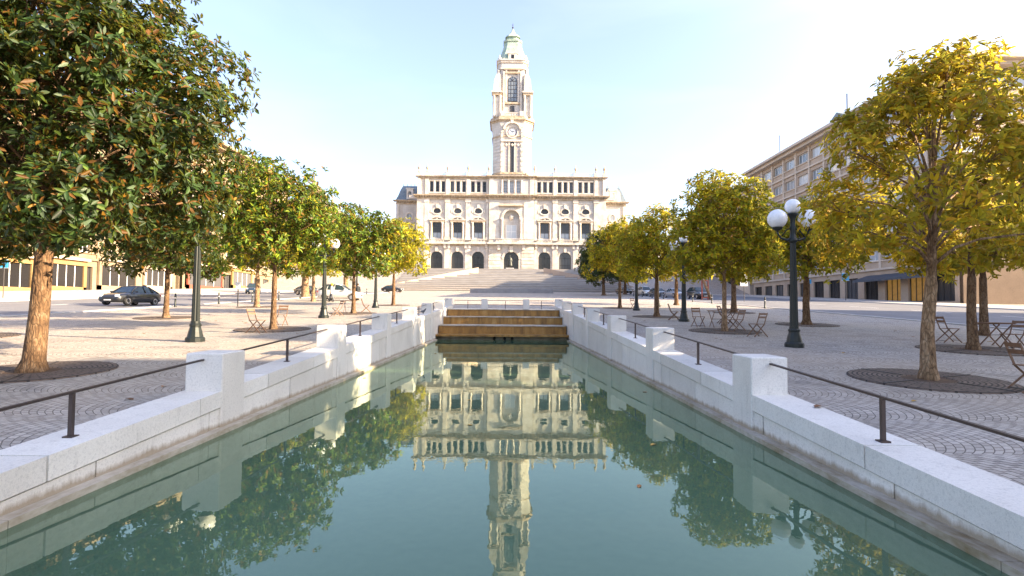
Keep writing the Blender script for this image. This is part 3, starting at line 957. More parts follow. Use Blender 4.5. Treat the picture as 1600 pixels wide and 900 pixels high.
    # set-back side wings with mansard roofs
    for s in (-1, 1):
        w = MB()
        xa, xb = s * 28.0, s * 36.6
        x0, x1 = min(xa, xb), max(xa, xb)
        yw = 14.0
        cx = (x0 + x1) / 2
        w.box(s * 27.55, s * 28.1, yw, 40, 0, 23)
        w.box(x0, x1, yw + 0.6, 40, 0, 23.4)
        for (za, zb2, hole) in ((0, 8, arch_hole(cx, 2.6, 0.4, 4.6, 12)), (8, 15.5, rect_hole(cx, 1.9, 9.8, 14.2)), (15.5, 22.6, [(cx + 0.85 * math.cos(2 * PI * i / 16), 18.5 + 1.0 * math.sin(2 * PI * i / 16)) for i in range(16)])):
            w.holed(x0, x1, za, zb2, hole, yw, yw + 0.6)
        w.build('wing_wall', M['facade'], t)
        q = MB()
        cornice(q, x0, x1, yw - 0.05, 22.4, 23.6, 1.1)
        for y in (yw + 0.5, 39):
            pass
        for x in (x0 + 0.6, x1 - 0.6):
            q.box(x - 0.45, x + 0.45, yw - 0.25, yw + 0.02, 0.2, 22.4)
        q.box(x0 - 0.3, x1 + 0.3, yw - 0.5, yw + 0.02, 8.0, 8.5)
        for i in range(16):
            a0, a1 = 2 * PI * i / 16, 2 * PI * (i + 1) / 16
            q.prism([(cx + .87 * math.cos(a0), 18.5 + 1.02 * math.sin(a0)), (cx + 1.3 * math.cos(a0), 18.5 + 1.45 * math.sin(a0)), (cx + 1.3 * math.cos(a1), 18.5 + 1.45 * math.sin(a1)), (cx + .87 * math.cos(a1), 18.5 + 1.02 * math.sin(a1))], yw - 0.15, yw + 0.01)
        if s > 0:                            # taller carved dormer front on the right wing
            q.prism([(cx - 2.6, 23.6), (cx + 2.6, 23.6), (cx + 2.3, 26.6), (cx, 29.4), (cx - 2.3, 26.6)], yw - 0.2, yw + 1.2)
        q.build('wing_trim', [M['trim'], M['patina_shade']], t)
        mr = MB()
        def rr(a, z): return [(x0 + a, yw + a, z), (x1 - a, yw + a, z), (x1 - a, 40 - a, z), (x0 + a, 40 - a, z)]
        mr.rings([rr(-0.2, 23.6), rr(0.5, 25.2), rr(1.2, 27.4), rr(1.8, 28.6)])
        for k in range(5):
            mr.lathe([(0.06, 0), (0.1, 0.3), (0.02, 0.8)], x0 + 1.9 + k * (x1 - x0 - 3.8) / 4, yw + 2.0, 5, 28.6)
        mr.build('mansard_roof', M['slate'], t)
        d = MB()
        d.mi = 0; d.holed(cx - 1.0, cx + 1.0, 24.0, 27.2, arch_hole(cx, 1.1, 24.5, 26.0, 8), yw - 0.3, yw + 0.3)
        d.box(cx - 1.2, cx + 1.2, yw - 0.45, yw + 2.2, 27.2, 27.5)
        d.box(cx - 0.99, cx + 0.99, yw + 0.31, yw + 2.2, 23.9, 27.2)
        d.build('dormer', M['trim'], t)
        link('dormer_window', window_mesh('dormer_window', arch_hole(0, 1.1, 0, 1.5, 8), 2, 2, 0.08, glass='glass', frame='white'), t, (cx, yw + 0.1, 24.5))
        link('wing_window', window_mesh('wing_window', rect_hole(0, 1.9, 0, 4.4), 2, 3, 0.1, glass='glass', frame='white'), t, (cx, yw + 0.4, 9.8))
        link('wing_door', window_mesh('wing_door', arch_hole(0, 2.6, 0, 4.2, 12), 2, 2, 0.12, glass='glass', frame='dark', arch_bar=4.2), t, (cx, yw + 0.4, 0.4))
        link('wing_oculus', window_mesh('wing_oculus', [(0.85 * math.cos(2 * PI * i / 16), 1.0 * math.sin(2 * PI * i / 16)) for i in range(16)], 2, 1, 0.07, glass='curtain', frame='white'), t, (cx, yw + 0.35, 18.5))

    # ---------------- clock tower
    tw = MB()
    CY = 6.3                                 # tower axis behind the facade plane
    def oct_(hw, c, z):
        return [(-hw + c, CY - hw, z), (hw - c, CY - hw, z), (hw, CY - hw + c, z), (hw, CY + hw - c, z), (hw - c, CY + hw, z), (-hw + c, CY + hw, z), (-hw, CY + hw - c, z), (-hw, CY - hw + c, z)]
    tw.rings([oct_(5.75, 2.5, 27), oct_(5.75, 2.5, 40.5), oct_(5.9, 2.55, 42.4), oct_(6.2, 2.6, 44.5)])
    tw.rings([oct_(4.7, 1.0, 46.0), oct_(4.7, 1.0, 58.5), oct_(4.45, 1.1, 60.5), oct_(4.3, 1.1, 63.4)])
    shaft = tw.build('tower', M['facade'], t)
    tt = MB()
    # stepped cornices round the shaft
    tt.mi = 1
    for hw, c, a, b in ((6.35, 2.65, 44.5, 45.0), (6.7, 2.75, 45.0, 45.5), (6.45, 2.7, 45.5, 46.1), (6.0, 2.5, 29.0, 29.5), (6.0, 2.5, 40.2, 40.55)):
        tt.rings([oct_(hw, c, a), oct_(hw, c, b)])
    tt.mi = 0
    F = CY - 5.75                            # front plane of the shaft
    for s in (-1, 1):                        # corner strips with blocks
        tt.box(s * 2.72, s * 3.25, F - 0.28, F + 0.3, 29.5, 44.6)
        for k in range(10):
            tt.box(s * 2.64, s * 3.33, F - 0.38, F + 0.2, 29.8 + k * 1.45, 30.6 + k * 1.45)
        for k in range(14):
            for yy in (0,):
                tt.bar((s * 3.3, F + 0.0, 30 + k), (s * 5.7, F + 2.45, 30 + k), 0.12, 0.6)
        tt.box(s * 2.3, s * 2.7, F - 0.15, F + 0.1, 29.5, 39)
    # three tall recesses
    for k in (-1, 0, 1):
        tt.box(k * 1.75 + 0.68, k * 1.75 + 1.07, F - 0.25, F + 0.05, 29.4, 38.6)
    tt.box(-1.07 - 1.75, -0.68 - 1.75, F - 0.25, F + 0.05, 29.4, 38.6)
    tt.box(-3.2, 3.2, F - 0.5, F + 0.05, 38.6, 39.1)
    for k in (-1, 0, 1):
        tt.lathe([(0.1, 0), (0.4, 0.3), (0.45, 0.6), (0.1, 0.9)], k * 1.75, F - 0.05, 7, 37.2)
    # clock surround and hood
    for i in range(24):
        a0, a1 = 2 * PI * i / 24, 2 * PI * (i + 1) / 24
        tt.prism([(1.55 * math.cos(a0), 41.5 + 1.55 * math.sin(a0)), (1.85 * math.cos(a0), 41.5 + 1.85 * math.sin(a0)), (1.85 * math.cos(a1), 41.5 + 1.85 * math.sin(a1)), (1.55 * math.cos(a1), 41.5 + 1.55 * math.sin(a1))], F - 0.35, F + 0.4)
    for i in range(10):
        a0, a1 = R(5 + 170 * i / 10), R(5 + 170 * (i + 1) / 10)
        tt.prism([(2.25 * math.cos(a0), 42 + 2.05 * math.sin(a0)), (2.7 * math.cos(a0), 42 + 2.5 * math.sin(a0)), (2.7 * math.cos(a1), 42 + 2.5 * math.sin(a1)), (2.25 * math.cos(a1), 42 + 2.05 * math.sin(a1))], F - 0.85, F + 0.3)
    tt.prism([(-0.3, 43.9), (0.3, 43.9), (0.5, 45.2), (-0.5, 45.2)], F - 0.9, F + 0.2)
    # gallery balustrade
    for s in (-1, 1):
        tt.box(s * 2.2, s * 3.4, CY - 6.5, CY - 5.9, 46.1, 47.6)
    tt.box(-2.2, 2.2, CY - 6.35, CY - 6.1, 46.9, 47.15)
    for k in range(9):
        tt.lathe([(0.07, 0), (0.14, 0.3), (0.07, 0.8)], -1.9 + k * 0.475, CY - 6.22, 5, 46.1, False)
    # belfry: corner pavilions with columns
    for sx in (-1, 1):
        for sy in (-1, 1):
            bx, by = sx * 4.55, CY + sy * 4.55
            for (ox, oy) in ((-0.9, -0.9), (0.9, -0.9), (-0.9, 0.9), (0.9, 0.9)):
                column(tt, bx + ox, by + oy, 46.1, 52.6, 0.36, 8)
            tt.box(bx - 0.75, bx + 0.75, by - 0.75, by + 0.75, 46.1, 52.6)
            tt.mi = 1; tt.box(bx - 1.35, bx + 1.35, by - 1.35, by + 1.35, 52.6, 53.3); tt.mi = 0
            tt.box(bx - 1.6, bx + 1.6, by - 1.6, by + 1.6, 53.3, 53.8)
            tt.rings([[(bx - 1.15, by - 1.15, 53.8), (bx + 1.15, by - 1.15, 53.8), (bx + 1.15, by + 1.15, 53.8), (bx - 1.15, by + 1.15, 53.8)],
                      [(bx - 0.95 - sx * .1, by - 0.95, 57.2), (bx + 0.95 - sx * .1, by - 0.95, 57.2), (bx + 0.95 - sx * .1, by + 0.95, 57.2), (bx - 0.95 - sx * .1, by + 0.95, 57.2)],
                      [(bx - 0.55 - sx * .35, by - 0.55, 59.2), (bx + 0.55 - sx * .35, by - 0.55, 59.2), (bx + 0.55 - sx * .35, by + 0.55, 59.2), (bx - 0.55 - sx * .35, by + 0.55, 59.2)]])
            tt.lathe([(0.45, 0), (0.5, 0.5), (0.3, 0.9), (0.4, 1.3), (0.08, 1.9)], bx - sx * 0.35, by - sy * .35, 8, 59.2)
    F2 = CY - 4.7
    for s in (-1, 1):
        tt.box(s * 1.55, s * 2.1, F2 - 0.25, F2 + 0.05, 50.6, 60.6)
        tt.box(s * 2.3, s * 2.8, F2 - 0.5, F2 + 0.05, 47, 60.0)
    tt.mi = 1
    tt.box(-2.3, 2.3, F2 - 0.5, F2 + 0.05, 50.2, 50.7)
    tt.box(-2.2, 2.2, F2 - 0.45, F2 + 0.05, 59.4, 59.9)
    tt.box(-2.6, 2.6, F2 - 0.4, F2 + 0.3, 60.6, 61.0)
    tt.mi = 0
    for hw, c, a, b in ((4.75, 1.15, 60.9, 61.3), (4.6, 1.15, 63.0, 63.6), (4.85, 1.2, 63.6, 63.95)):
        tt.rings([oct_(hw, c, a), oct_(hw, c, b)])
    for sx in (-1, 1):
        tt.lathe([(0.5, 0), (0.55, 0.5), (0.35, 0.9), (0.1, 1.6)], sx * 3.9, CY - 3.9, 8, 63.9)
    tt.box(-1.3, 1.3, CY - 4.5, CY - 3, 63.9, 65.7); tt.prism([(-1.6, 65.7), (1.6, 65.7), (0, 66.9)], CY - 4.6, CY - 3)
    tt.build('tower_carving', [M['trim'], M['patina_shade']], shaft)
    dm = MB(); dm.smooth = False
    dm.rings([oct_(4.3, 1.5, 63.9), oct_(4.05, 1.5, 65.0), oct_(3.35, 1.3, 67.0), oct_(2.75, 1.1, 69.0), oct_(2.5, 1.0, 70.4)])
    dm.rings([oct_(2.75, 1.1, 70.4), oct_(2.85, 1.1, 70.9)]); dm.rings([oct_(1.9, 0.8, 70.9), oct_(1.8, 0.75, 72.2)])
    dm.rings([oct_(2.3, 0.95, 72.2), oct_(1.9, 0.8, 72.8), oct_(0.9, 0.4, 73.8), oct_(0.4, 0.2, 74.8), oct_(0.25, 0.1, 75.4)])
    dome = dm.build('dome', M['copper'], shaft)
    sp = MB(); sp.lathe([(0.22, 0), (0.16, 0.5), (0.3, 0.8), (0.1, 1.1), (0.06, 1.8), (0.02, 2.3)], 0, CY, 8, 75.2)
    sp.bar((-0.3, CY, 76.8), (0.3, CY, 76.8), 0.08, 0.08)
    sp.build('spire', M['iron'], shaft)
    k = MB()
    k.box(-0.45, 0.45, CY - 4.53, CY - 4.4, 64.2, 65.4); k.build('dome_window', M['glass'], shaft)
    c1 = MB(); c1.prism(arc_pts(0, 41.5, 1.55, 0, 2 * PI * 31 / 32, 31), F - 0.12, F + 0.1)
    ring = c1.build('clock_ring', M['dial_ring'], shaft)
    c2 = MB(); c2.prism(arc_pts(0, 41.5, 1.0, 0, 2 * PI * 31 / 32, 31), F - 0.16, F + 0.05); c2.build('clock_dial', M['dial'], shaft)
    c3 = MB()
    for i in range(12):
        a = 2 * PI * i / 12
        c3.bar((1.1 * math.cos(a), F - 0.14, 41.5 + 1.1 * math.sin(a)), (1.42 * math.cos(a), F - 0.14, 41.5 + 1.42 * math.sin(a)), 0.06, 0.13)
    c3.build('hour_mark', M['dark'], shaft)
    for nm, a, ln, w in (('hour_hand', 0.3, 0.62, 0.15), ('minute_hand', 2.4, 0.95, 0.1)):
        h = MB(); h.bar((0, F - 0.2, 41.5), (ln * math.cos(a), F - 0.2, 41.5 + ln * math.sin(a)), 0.04, w); h.build(nm, M['dark'], shaft)
    link('tower_window', window_mesh('tower_window', rect_hole(0, 0.9, 0, 9.0), 1, 6, 0.1, glass='glass', frame='iron'), shaft, (0, F - 0.11, 29.5))
    for s in (-1, 1):
        link('tower_louvre', window_mesh('tower_louvre', rect_hole(0, 1.1, 0, 9.0), 1, 9, 0.14, glass='dial_ring', frame='beige_stone'), shaft, (s * 1.75, F - 0.11, 29.5))
    link('belfry_window', window_mesh('belfry_window', arch_hole(0, 2.7, 0, 6.2, 14), 3, 5, 0.13, glass='curtain', frame='iron', arch_bar=6.2), shaft, (0, F2 - 0.12, 51.0))
    link('belfry_door', window_mesh('belfry_door', rect_hole(0, 1.2, 0, 1.7), 2, 1, 0.1, glass='glass', frame='dark'), shaft, (0, F2 - 0.12, 48.0))
    return t
city_hall()

# ------------------------------------------------------------------ street buildings
def street_building(name, label, cat, loc, rz, length, depth, height, storey, bay, wall, win, first=4.6, eave=1.2, band=True, shops=None, wings=None, roof='slate', end=True, win_glass='curtain', parapet=True):
    """local frame: x along the street front, y into the block, z up; front at y=0 from x=0 to x=length"""
    t = thing(name, label, cat, loc, rz)
    wmb, tr = MB(), MB()
    wmb.box(0.02, length - 0.02, 0.62, depth, -3, height - 0.3)
    wmb.box(0, length, 0, 0.6, -3, 0.0)
    nb = max(1, int(round(length / bay)))
    bw = length / nb
    w, h, sill, cols = win
    ns = int((height - first - 0.8) / storey)
    st = (height - first - 0.8) / ns
    me = window_mesh('window', rect_hole(0, w, 0, h), cols, 1, 0.1, glass=win_glass, frame='white')
    for i in range(nb):
        c = (i + 0.5) * bw
        wmb.holed(c - bw / 2, c + bw / 2, 0, first, rect_hole(c, bw * 0.68, 0.35, first - 1.1), 0, 0.6)
        for k in range(ns):
            z = first + k * st
            wmb.holed(c - bw / 2, c + bw / 2, z, z + st, rect_hole(c, w, z + sill, z + sill + h), 0, 0.6)
            link('window', me, t, (c, 0.32, z + sill))
    wmb.box(0, length, 0, 0.6, first + ns * st, height)
    ne = max(1, int(round(depth / bay)))
    for k in range(ns + 1):
        z = first + k * st
        if band:
            tr.box(-0.25, length + 0.25, -0.28, 0.01, z - 0.28, z + 0.02)
            tr.box(-0.25, 0.01, -0.28, depth, z - 0.281, z + 0.019)
            tr.box(length - 0.01, length + 0.25, -0.28, depth, z - 0.281, z + 0.019)
        if k < ns:
            tr.box(-0.1, length + 0.1, -0.16, 0.01, z + sill - 0.2, z + sill - 0.03)
    tr.box(-eave, length + eave, -eave, depth, height - 0.45, height)
    tr.box(-eave * 0.6, length + eave * 0.6, -eave * 0.6, depth, height - 1.0, height - 0.452)
    if parapet:
        tr.box(-0.1, length + 0.1, -0.1, 0.3, height, height + 0.9)
        tr.box(-0.1, 0.3, 0.3, depth, height, height + 0.9); tr.box(length - 0.3, length + 0.1, 0.3, depth, height, height + 0.9)
    for i in range(nb + 1):
        x = min(max(i * bw, 0.2), length - 0.2)
        tr.box(x - 0.22, x + 0.22, -0.2, 0.01, first, height - 1.0)
    wmb.build('wall', M[wall], t)
    tr.build('cornice', M[wall if band == 'same' else 'beige_stone'], t)
    if end:
        em = MB()
        for i in range(min(ne, 5)):
            for k in range(ns):
                z = first + k * st + sill
                y = (i + 0.5) * depth / ne
                o = link('window', me, t, (-0.10, y, z)); o.rotation_euler = (0, 0, -PI / 2)
                o2 = link('window', me, t, (length + 0.10, y, z)); o2.rotation_euler = (0, 0, PI / 2)
    r = MB()
    r.rings([[(0.3, 0.3, height), (length - 0.3, 0.3, height), (length - 0.3, depth - 0.3, height), (0.3, depth - 0.3, height)],
             [(4, 4, height + 2.2), (length - 4, 4, height + 2.2), (length - 4, depth - 4, height + 2.2), (4, depth - 4, height + 2.2)]])
    r.build('roof', M[roof], t)
    # ground floor shopfronts
    sm = window_mesh('shop_window', rect_hole(0, bw * 0.68, 0, first - 1.45), 3, 1, 0.12, glass='glass', frame='dark')
    for i in range(nb):
        lit = shops and i in shops
        me2 = window_mesh('shop_window', rect_hole(0, bw * 0.68, 0, first - 1.45), 3, 1, 0.12, glass='litshop', frame='dark') if lit else sm
        link('shop_window', me2, t, ((i + 0.5) * bw, 0.3, 0.35))
    return t, nb, bw

# right side: facing the pool (front looks to -x): rz = -90 deg, local x runs to -y
XR = 53.0
tR, nbR, bwR = street_building('office_block', 'long beige seven storey block with ribbon windows behind the right hand trees', 'building',
    (XR, 118, gy(64) + 0.0), R(-90), 54, 40, 29.2, 3.7, 4.5, 'brown_stone', (3.5, 1.75, 1.15, 3), first=5.2, eave=1.7, shops=(9, 10), end=True, win_glass='curtain')
aw = MB()
aw.add([(37.5, -0.02, 4.3), (52.5, -0.02, 4.3), (52.5, -2.2, 3.55), (37.5, -2.2, 3.55), (37.5, -0.02, 4.18), (52.5, -0.02, 4.18), (52.5, -2.2, 3.25), (37.5, -2.2, 3.25)],
       [(3, 2, 1, 0), (4, 5, 6, 7), (0, 1, 5, 4), (1, 2, 6, 5), (2, 3, 7, 6), (3, 0, 4, 7)])
aw.build('awning', M['awning'], tR)
pl = MB(); pl.box(54.015, 54.16, 0.3, 40, -3, 5.0); pl.box(54.0, 54.26, 0.2, 40, 5.0, 5.25); pl.build('plinth_wall', mottled('dark_brown_stone', (0.10, 0.065, 0.045), (0.17, 0.115, 0.08), 0.5, 0.8, 0.3, 6, world_space=True), tR)
ph = MB(); ph.box(14, 24, 8, 18, 29, 32.5); ph.prism([(13, 32.5), (25, 32.5), (19, 35.5)], 7, 19); ph.build('roof_house', M['slate'], tR)
an = MB(); an.tube([(19, 9, 35), (19, 9, 39)], 0.12, 6); an.tube([(4, 4, 29), (4, 4, 36)], 0.07, 6); an.build('roof_mast', M['iron'], tR)

street_building('corner_building', 'lower beige building beyond the long block on the right, near the city hall', 'building',
    (XR + 1, 176, gy(130)), R(-90), 54, 30, 21.5, 3.9, 4.5, 'beige_stone', (1.6, 2.2, 0.9, 2), end=False)
for y0_, y1_, h_, l_ in ((-46, -3.9, 28.5, 'long added beige block out of view on the right, shading the square'),  # added row out of view, heights shaped to shade the square and sun the crowns
        (-3.85, 1.5, 22.3, 'first low added beige house out of view on the right, a sun gap'), (1.55, 7.8, 28.5, 'first tall added beige house out of view on the right, a shade block'),
        (7.85, 12.4, 22.3, 'second low added house out of view on the right, a sun gap'), (12.45, 17.8, 28.5, 'second tall added house out of view on the right, a shade block'),
        (17.85, 22.2, 22.3, 'third low added house out of view on the right, a sun gap'), (22.25, 29.5, 28.5, 'tall added house out of view at the side street, a shade block')):
    street_building('unseen_shade_house', l_, 'building', (XR, y1_, gy(0)), R(-90), y1_ - y0_, 26, h_, 3.9, 4.0, 'beige_stone', (1.5, 2.2, 0.9, 2), end=False, eave=0.35)

# left side: facing the pool (front looks to +x): rz = +90 deg, local x runs to +y
XL = -56.5
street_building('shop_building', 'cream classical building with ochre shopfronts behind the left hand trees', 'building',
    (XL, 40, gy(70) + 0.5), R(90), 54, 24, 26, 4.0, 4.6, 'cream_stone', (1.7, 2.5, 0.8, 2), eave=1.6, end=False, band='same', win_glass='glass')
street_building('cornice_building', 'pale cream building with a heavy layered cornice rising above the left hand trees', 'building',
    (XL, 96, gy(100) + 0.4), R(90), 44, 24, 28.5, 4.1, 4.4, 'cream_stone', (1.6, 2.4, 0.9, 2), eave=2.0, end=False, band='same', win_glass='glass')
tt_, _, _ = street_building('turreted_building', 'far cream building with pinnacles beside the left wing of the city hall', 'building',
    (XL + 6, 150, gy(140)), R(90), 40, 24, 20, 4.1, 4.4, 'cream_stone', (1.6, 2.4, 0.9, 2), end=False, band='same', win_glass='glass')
fm = finial_mesh(3.6)
for x in (2, 9, 16, 23, 30, 37):
    link('finial', fm, tt_, (x, 0.4, 20.9))
tu = MB(); tu.smooth = True; tu.lathe([(2.2, 0), (2.2, 4), (2.6, 4.2), (2.0, 5.2), (1.0, 6.5), (0.3, 7.5), (0.15, 9)], 4, 4, 14, 20); tu.build('turret', M['cream_stone'], tt_)

def shopfront(y, w, h, mat, label, glass=True):
    z = G(-55, y) + 0.12
    t = thing('shopfront', label, 'shopfront', (XL + 0.1, y, z), R(90), 'shopfronts along the left pavement')
    m = MB()
    m.box(-w / 2, w / 2, -0.35, 0.0, h - 0.9, h); m.box(-w / 2, -w / 2 + 0.5, -0.3, 0.0, -0.3, h - 0.9); m.box(w / 2 - 0.5, w / 2, -0.3, 0.0, -0.3, h - 0.9); m.box(-w / 2, w / 2, -0.3, 0, -0.3, 0.5)
    m.build('surround', M[mat], t)
    g = MB(); g.box(-w / 2 + 0.5, w / 2 - 0.5, -0.12, -0.02, 0.5, h - 0.9); g.build('pane', M['glass'], t)
    f = MB()
    for k in range(1, 4):
        f = MB(); f.box(-w / 2 + 0.5 + k * (w - 1) / 4 - 0.05, -w / 2 + 0.5 + k * (w - 1) / 4 + 0.05, -0.17, -0.125, 0.5, h - 0.9); f.build('mullion', M['white'], t)
    a = MB(); a.box(-w / 2 - 0.1, w / 2 + 0.1, -0.75, -0.36, h - 0.25, h + 0.05); a.build('fascia', M['beige_stone'], t)
shopfront(62.5, 6.5, 4.2, 'ochre', 'ochre shopfront at the left edge, left of the big trunk')
shopfront(70.5, 6.5, 4.2, 'ochre', 'ochre shopfront just right of the big left trunk')
shopfront(80, 8, 4.2, 'cream_stone', 'cream shopfront behind the dark moving car')
shopfront(89, 7, 4.0, 'brown_stone', 'brown stone shopfront between the cream and the red ones')
shopfront(54, 7, 4.2, 'brown_stone', 'brown stone shopfront outside the left edge')
shopfront(117, 9, 4.2, 'ochre', 'ochre shopfront beyond the brick red one')
shopfront(103, 12, 4.4, 'red_shop', 'brick red shopfront far along the left pavement')

# ------------------------------------------------------------------ trees
PAL = {
 'dark':   [((0.014, 0.032, 0.009), 5), ((0.027, 0.054, 0.012), 4), ((0.058, 0.090, 0.015), 2.0), ((0.095, 0.042, 0.009), 2.2), ((0.19, 0.095, 0.012), 0.5), ((0.10, 0.14, 0.08), 0.8)],
 'green':  [((0.035, 0.075, 0.010), 3), ((0.075, 0.130, 0.012), 4), ((0.14, 0.19, 0.012), 3), ((0.17, 0.085, 0.012), 1.5), ((0.27, 0.22, 0.012), 1.0)],
 'yellow': [((0.26, 0.24, 0.008), 3), ((0.40, 0.33, 0.010), 4), ((0.14, 0.16, 0.010), 2), ((0.28, 0.16, 0.012), 1)],
 'gold':   [((0.19, 0.20, 0.008), 3), ((0.39, 0.33, 0.009), 4), ((0.52, 0.35, 0.010), 2.6), ((0.30, 0.135, 0.010), 2.0), ((0.085, 0.10, 0.008), 1.7)],  # warm tones put the golden backlight of the right trees into the leaves
 'amber':  [((0.38, 0.29, 0.009), 4), ((0.50, 0.31, 0.010), 4), ((0.36, 0.17, 0.010), 2.6), ((0.21, 0.18, 0.010), 1.6)],  # golden glow put into the leaf colour, strongest at the right edge
 'deep':   [((0.018, 0.038, 0.014), 4), ((0.032, 0.06, 0.02), 3), ((0.06, 0.09, 0.025), 1)],
}

def leaf_mesh(name, anchors, normals, per, size, rng, pal, mat, droop=0.25, width=0.36):
    """rosettes of leaves: per leaves round each anchor, spreading about its outward direction"""
    n = len(anchors) * per
    A = np.repeat(anchors, per, 0)
    N = np.repeat(normals, per, 0)
    d = rng.normal(size=(n, 3))
    d -= (d * N).sum(1, keepdims=True) * N
    d /= np.linalg.norm(d, axis=1, keepdims=True) + 1e-9
    f = rng.uniform(-0.25, 0.9, (n, 1))
    D = d + N * f
    D[:, 2] -= droop * rng.uniform(0, 1, n)
    D /= np.linalg.norm(D, axis=1, keepdims=True)
    L = size * rng.uniform(0.65, 1.25, (n, 1))
    side = np.cross(D, N + rng.normal(scale=0.35, size=(n, 3)))
    side /= np.linalg.norm(side, axis=1, keepdims=True) + 1e-9
    up = np.cross(side, D)
    base = A + rng.normal(scale=size * 0.16, size=(n, 3)) + D * (size * 0.1)
    w = L * width * rng.uniform(0.8, 1.15, (n, 1))
    lift = L * rng.uniform(-0.02, 0.12, (n, 1))
    P = np.stack([base, base + D * L * 0.35 + side * w * 0.5 + up * lift, base + D * L * 0.72 + side * w * 0.38 + up * lift,
                  base + D * L - up * L * rng.uniform(0, 0.15, (n, 1)), base + D * L * 0.72 - side * w * 0.38 + up * lift, base + D * L * 0.35 - side * w * 0.5 + up * lift], 1)
    V = P.reshape(-1, 3)
    i0 = (np.arange(n) * 6)[:, None]
    F = np.concatenate([i0 + np.array([[0, 1, 2, 3]]), i0 + np.array([[0, 3, 4, 5]])], 1).reshape(-1)
    me = bpy.data.meshes.new(name)
    nf = n * 2
    me.vertices.add(len(V)); me.vertices.foreach_set('co', V.astype(np.float32).ravel())
    me.loops.add(nf * 4); me.loops.foreach_set('vertex_index', F.astype(np.int32))
    me.polygons.add(nf)
    me.polygons.foreach_set('loop_start', (np.arange(nf) * 4).astype(np.int32))
    me.polygons.foreach_set('loop_total', np.full(nf, 4, np.int32))
    cols = np.array([c for c, _ in PAL[pal]]); wt = np.array([q for _, q in PAL[pal]], float); wt /= wt.sum()
    C = cols[rng.choice(len(cols), n, p=wt)] * rng.uniform(0.7, 1.3, (n, 1))
    # a whole rosette leans a little towards one tone
    C *= np.repeat(rng.uniform(0.5, 1.55, (len(anchors), 1)), per, 0)
    rgba = np.concatenate([np.clip(C, 0, 1), np.ones((n, 1))], 1)
    at = me.color_attributes.new('leaf_colour', 'FLOAT_COLOR', 'POINT')
    at.data.foreach_set('color', np.repeat(rgba, 6, 0).astype(np.float32).ravel())
    me.materials.append(M[mat])
    me.update(calc_edges=True)
    me.validate()
    return me

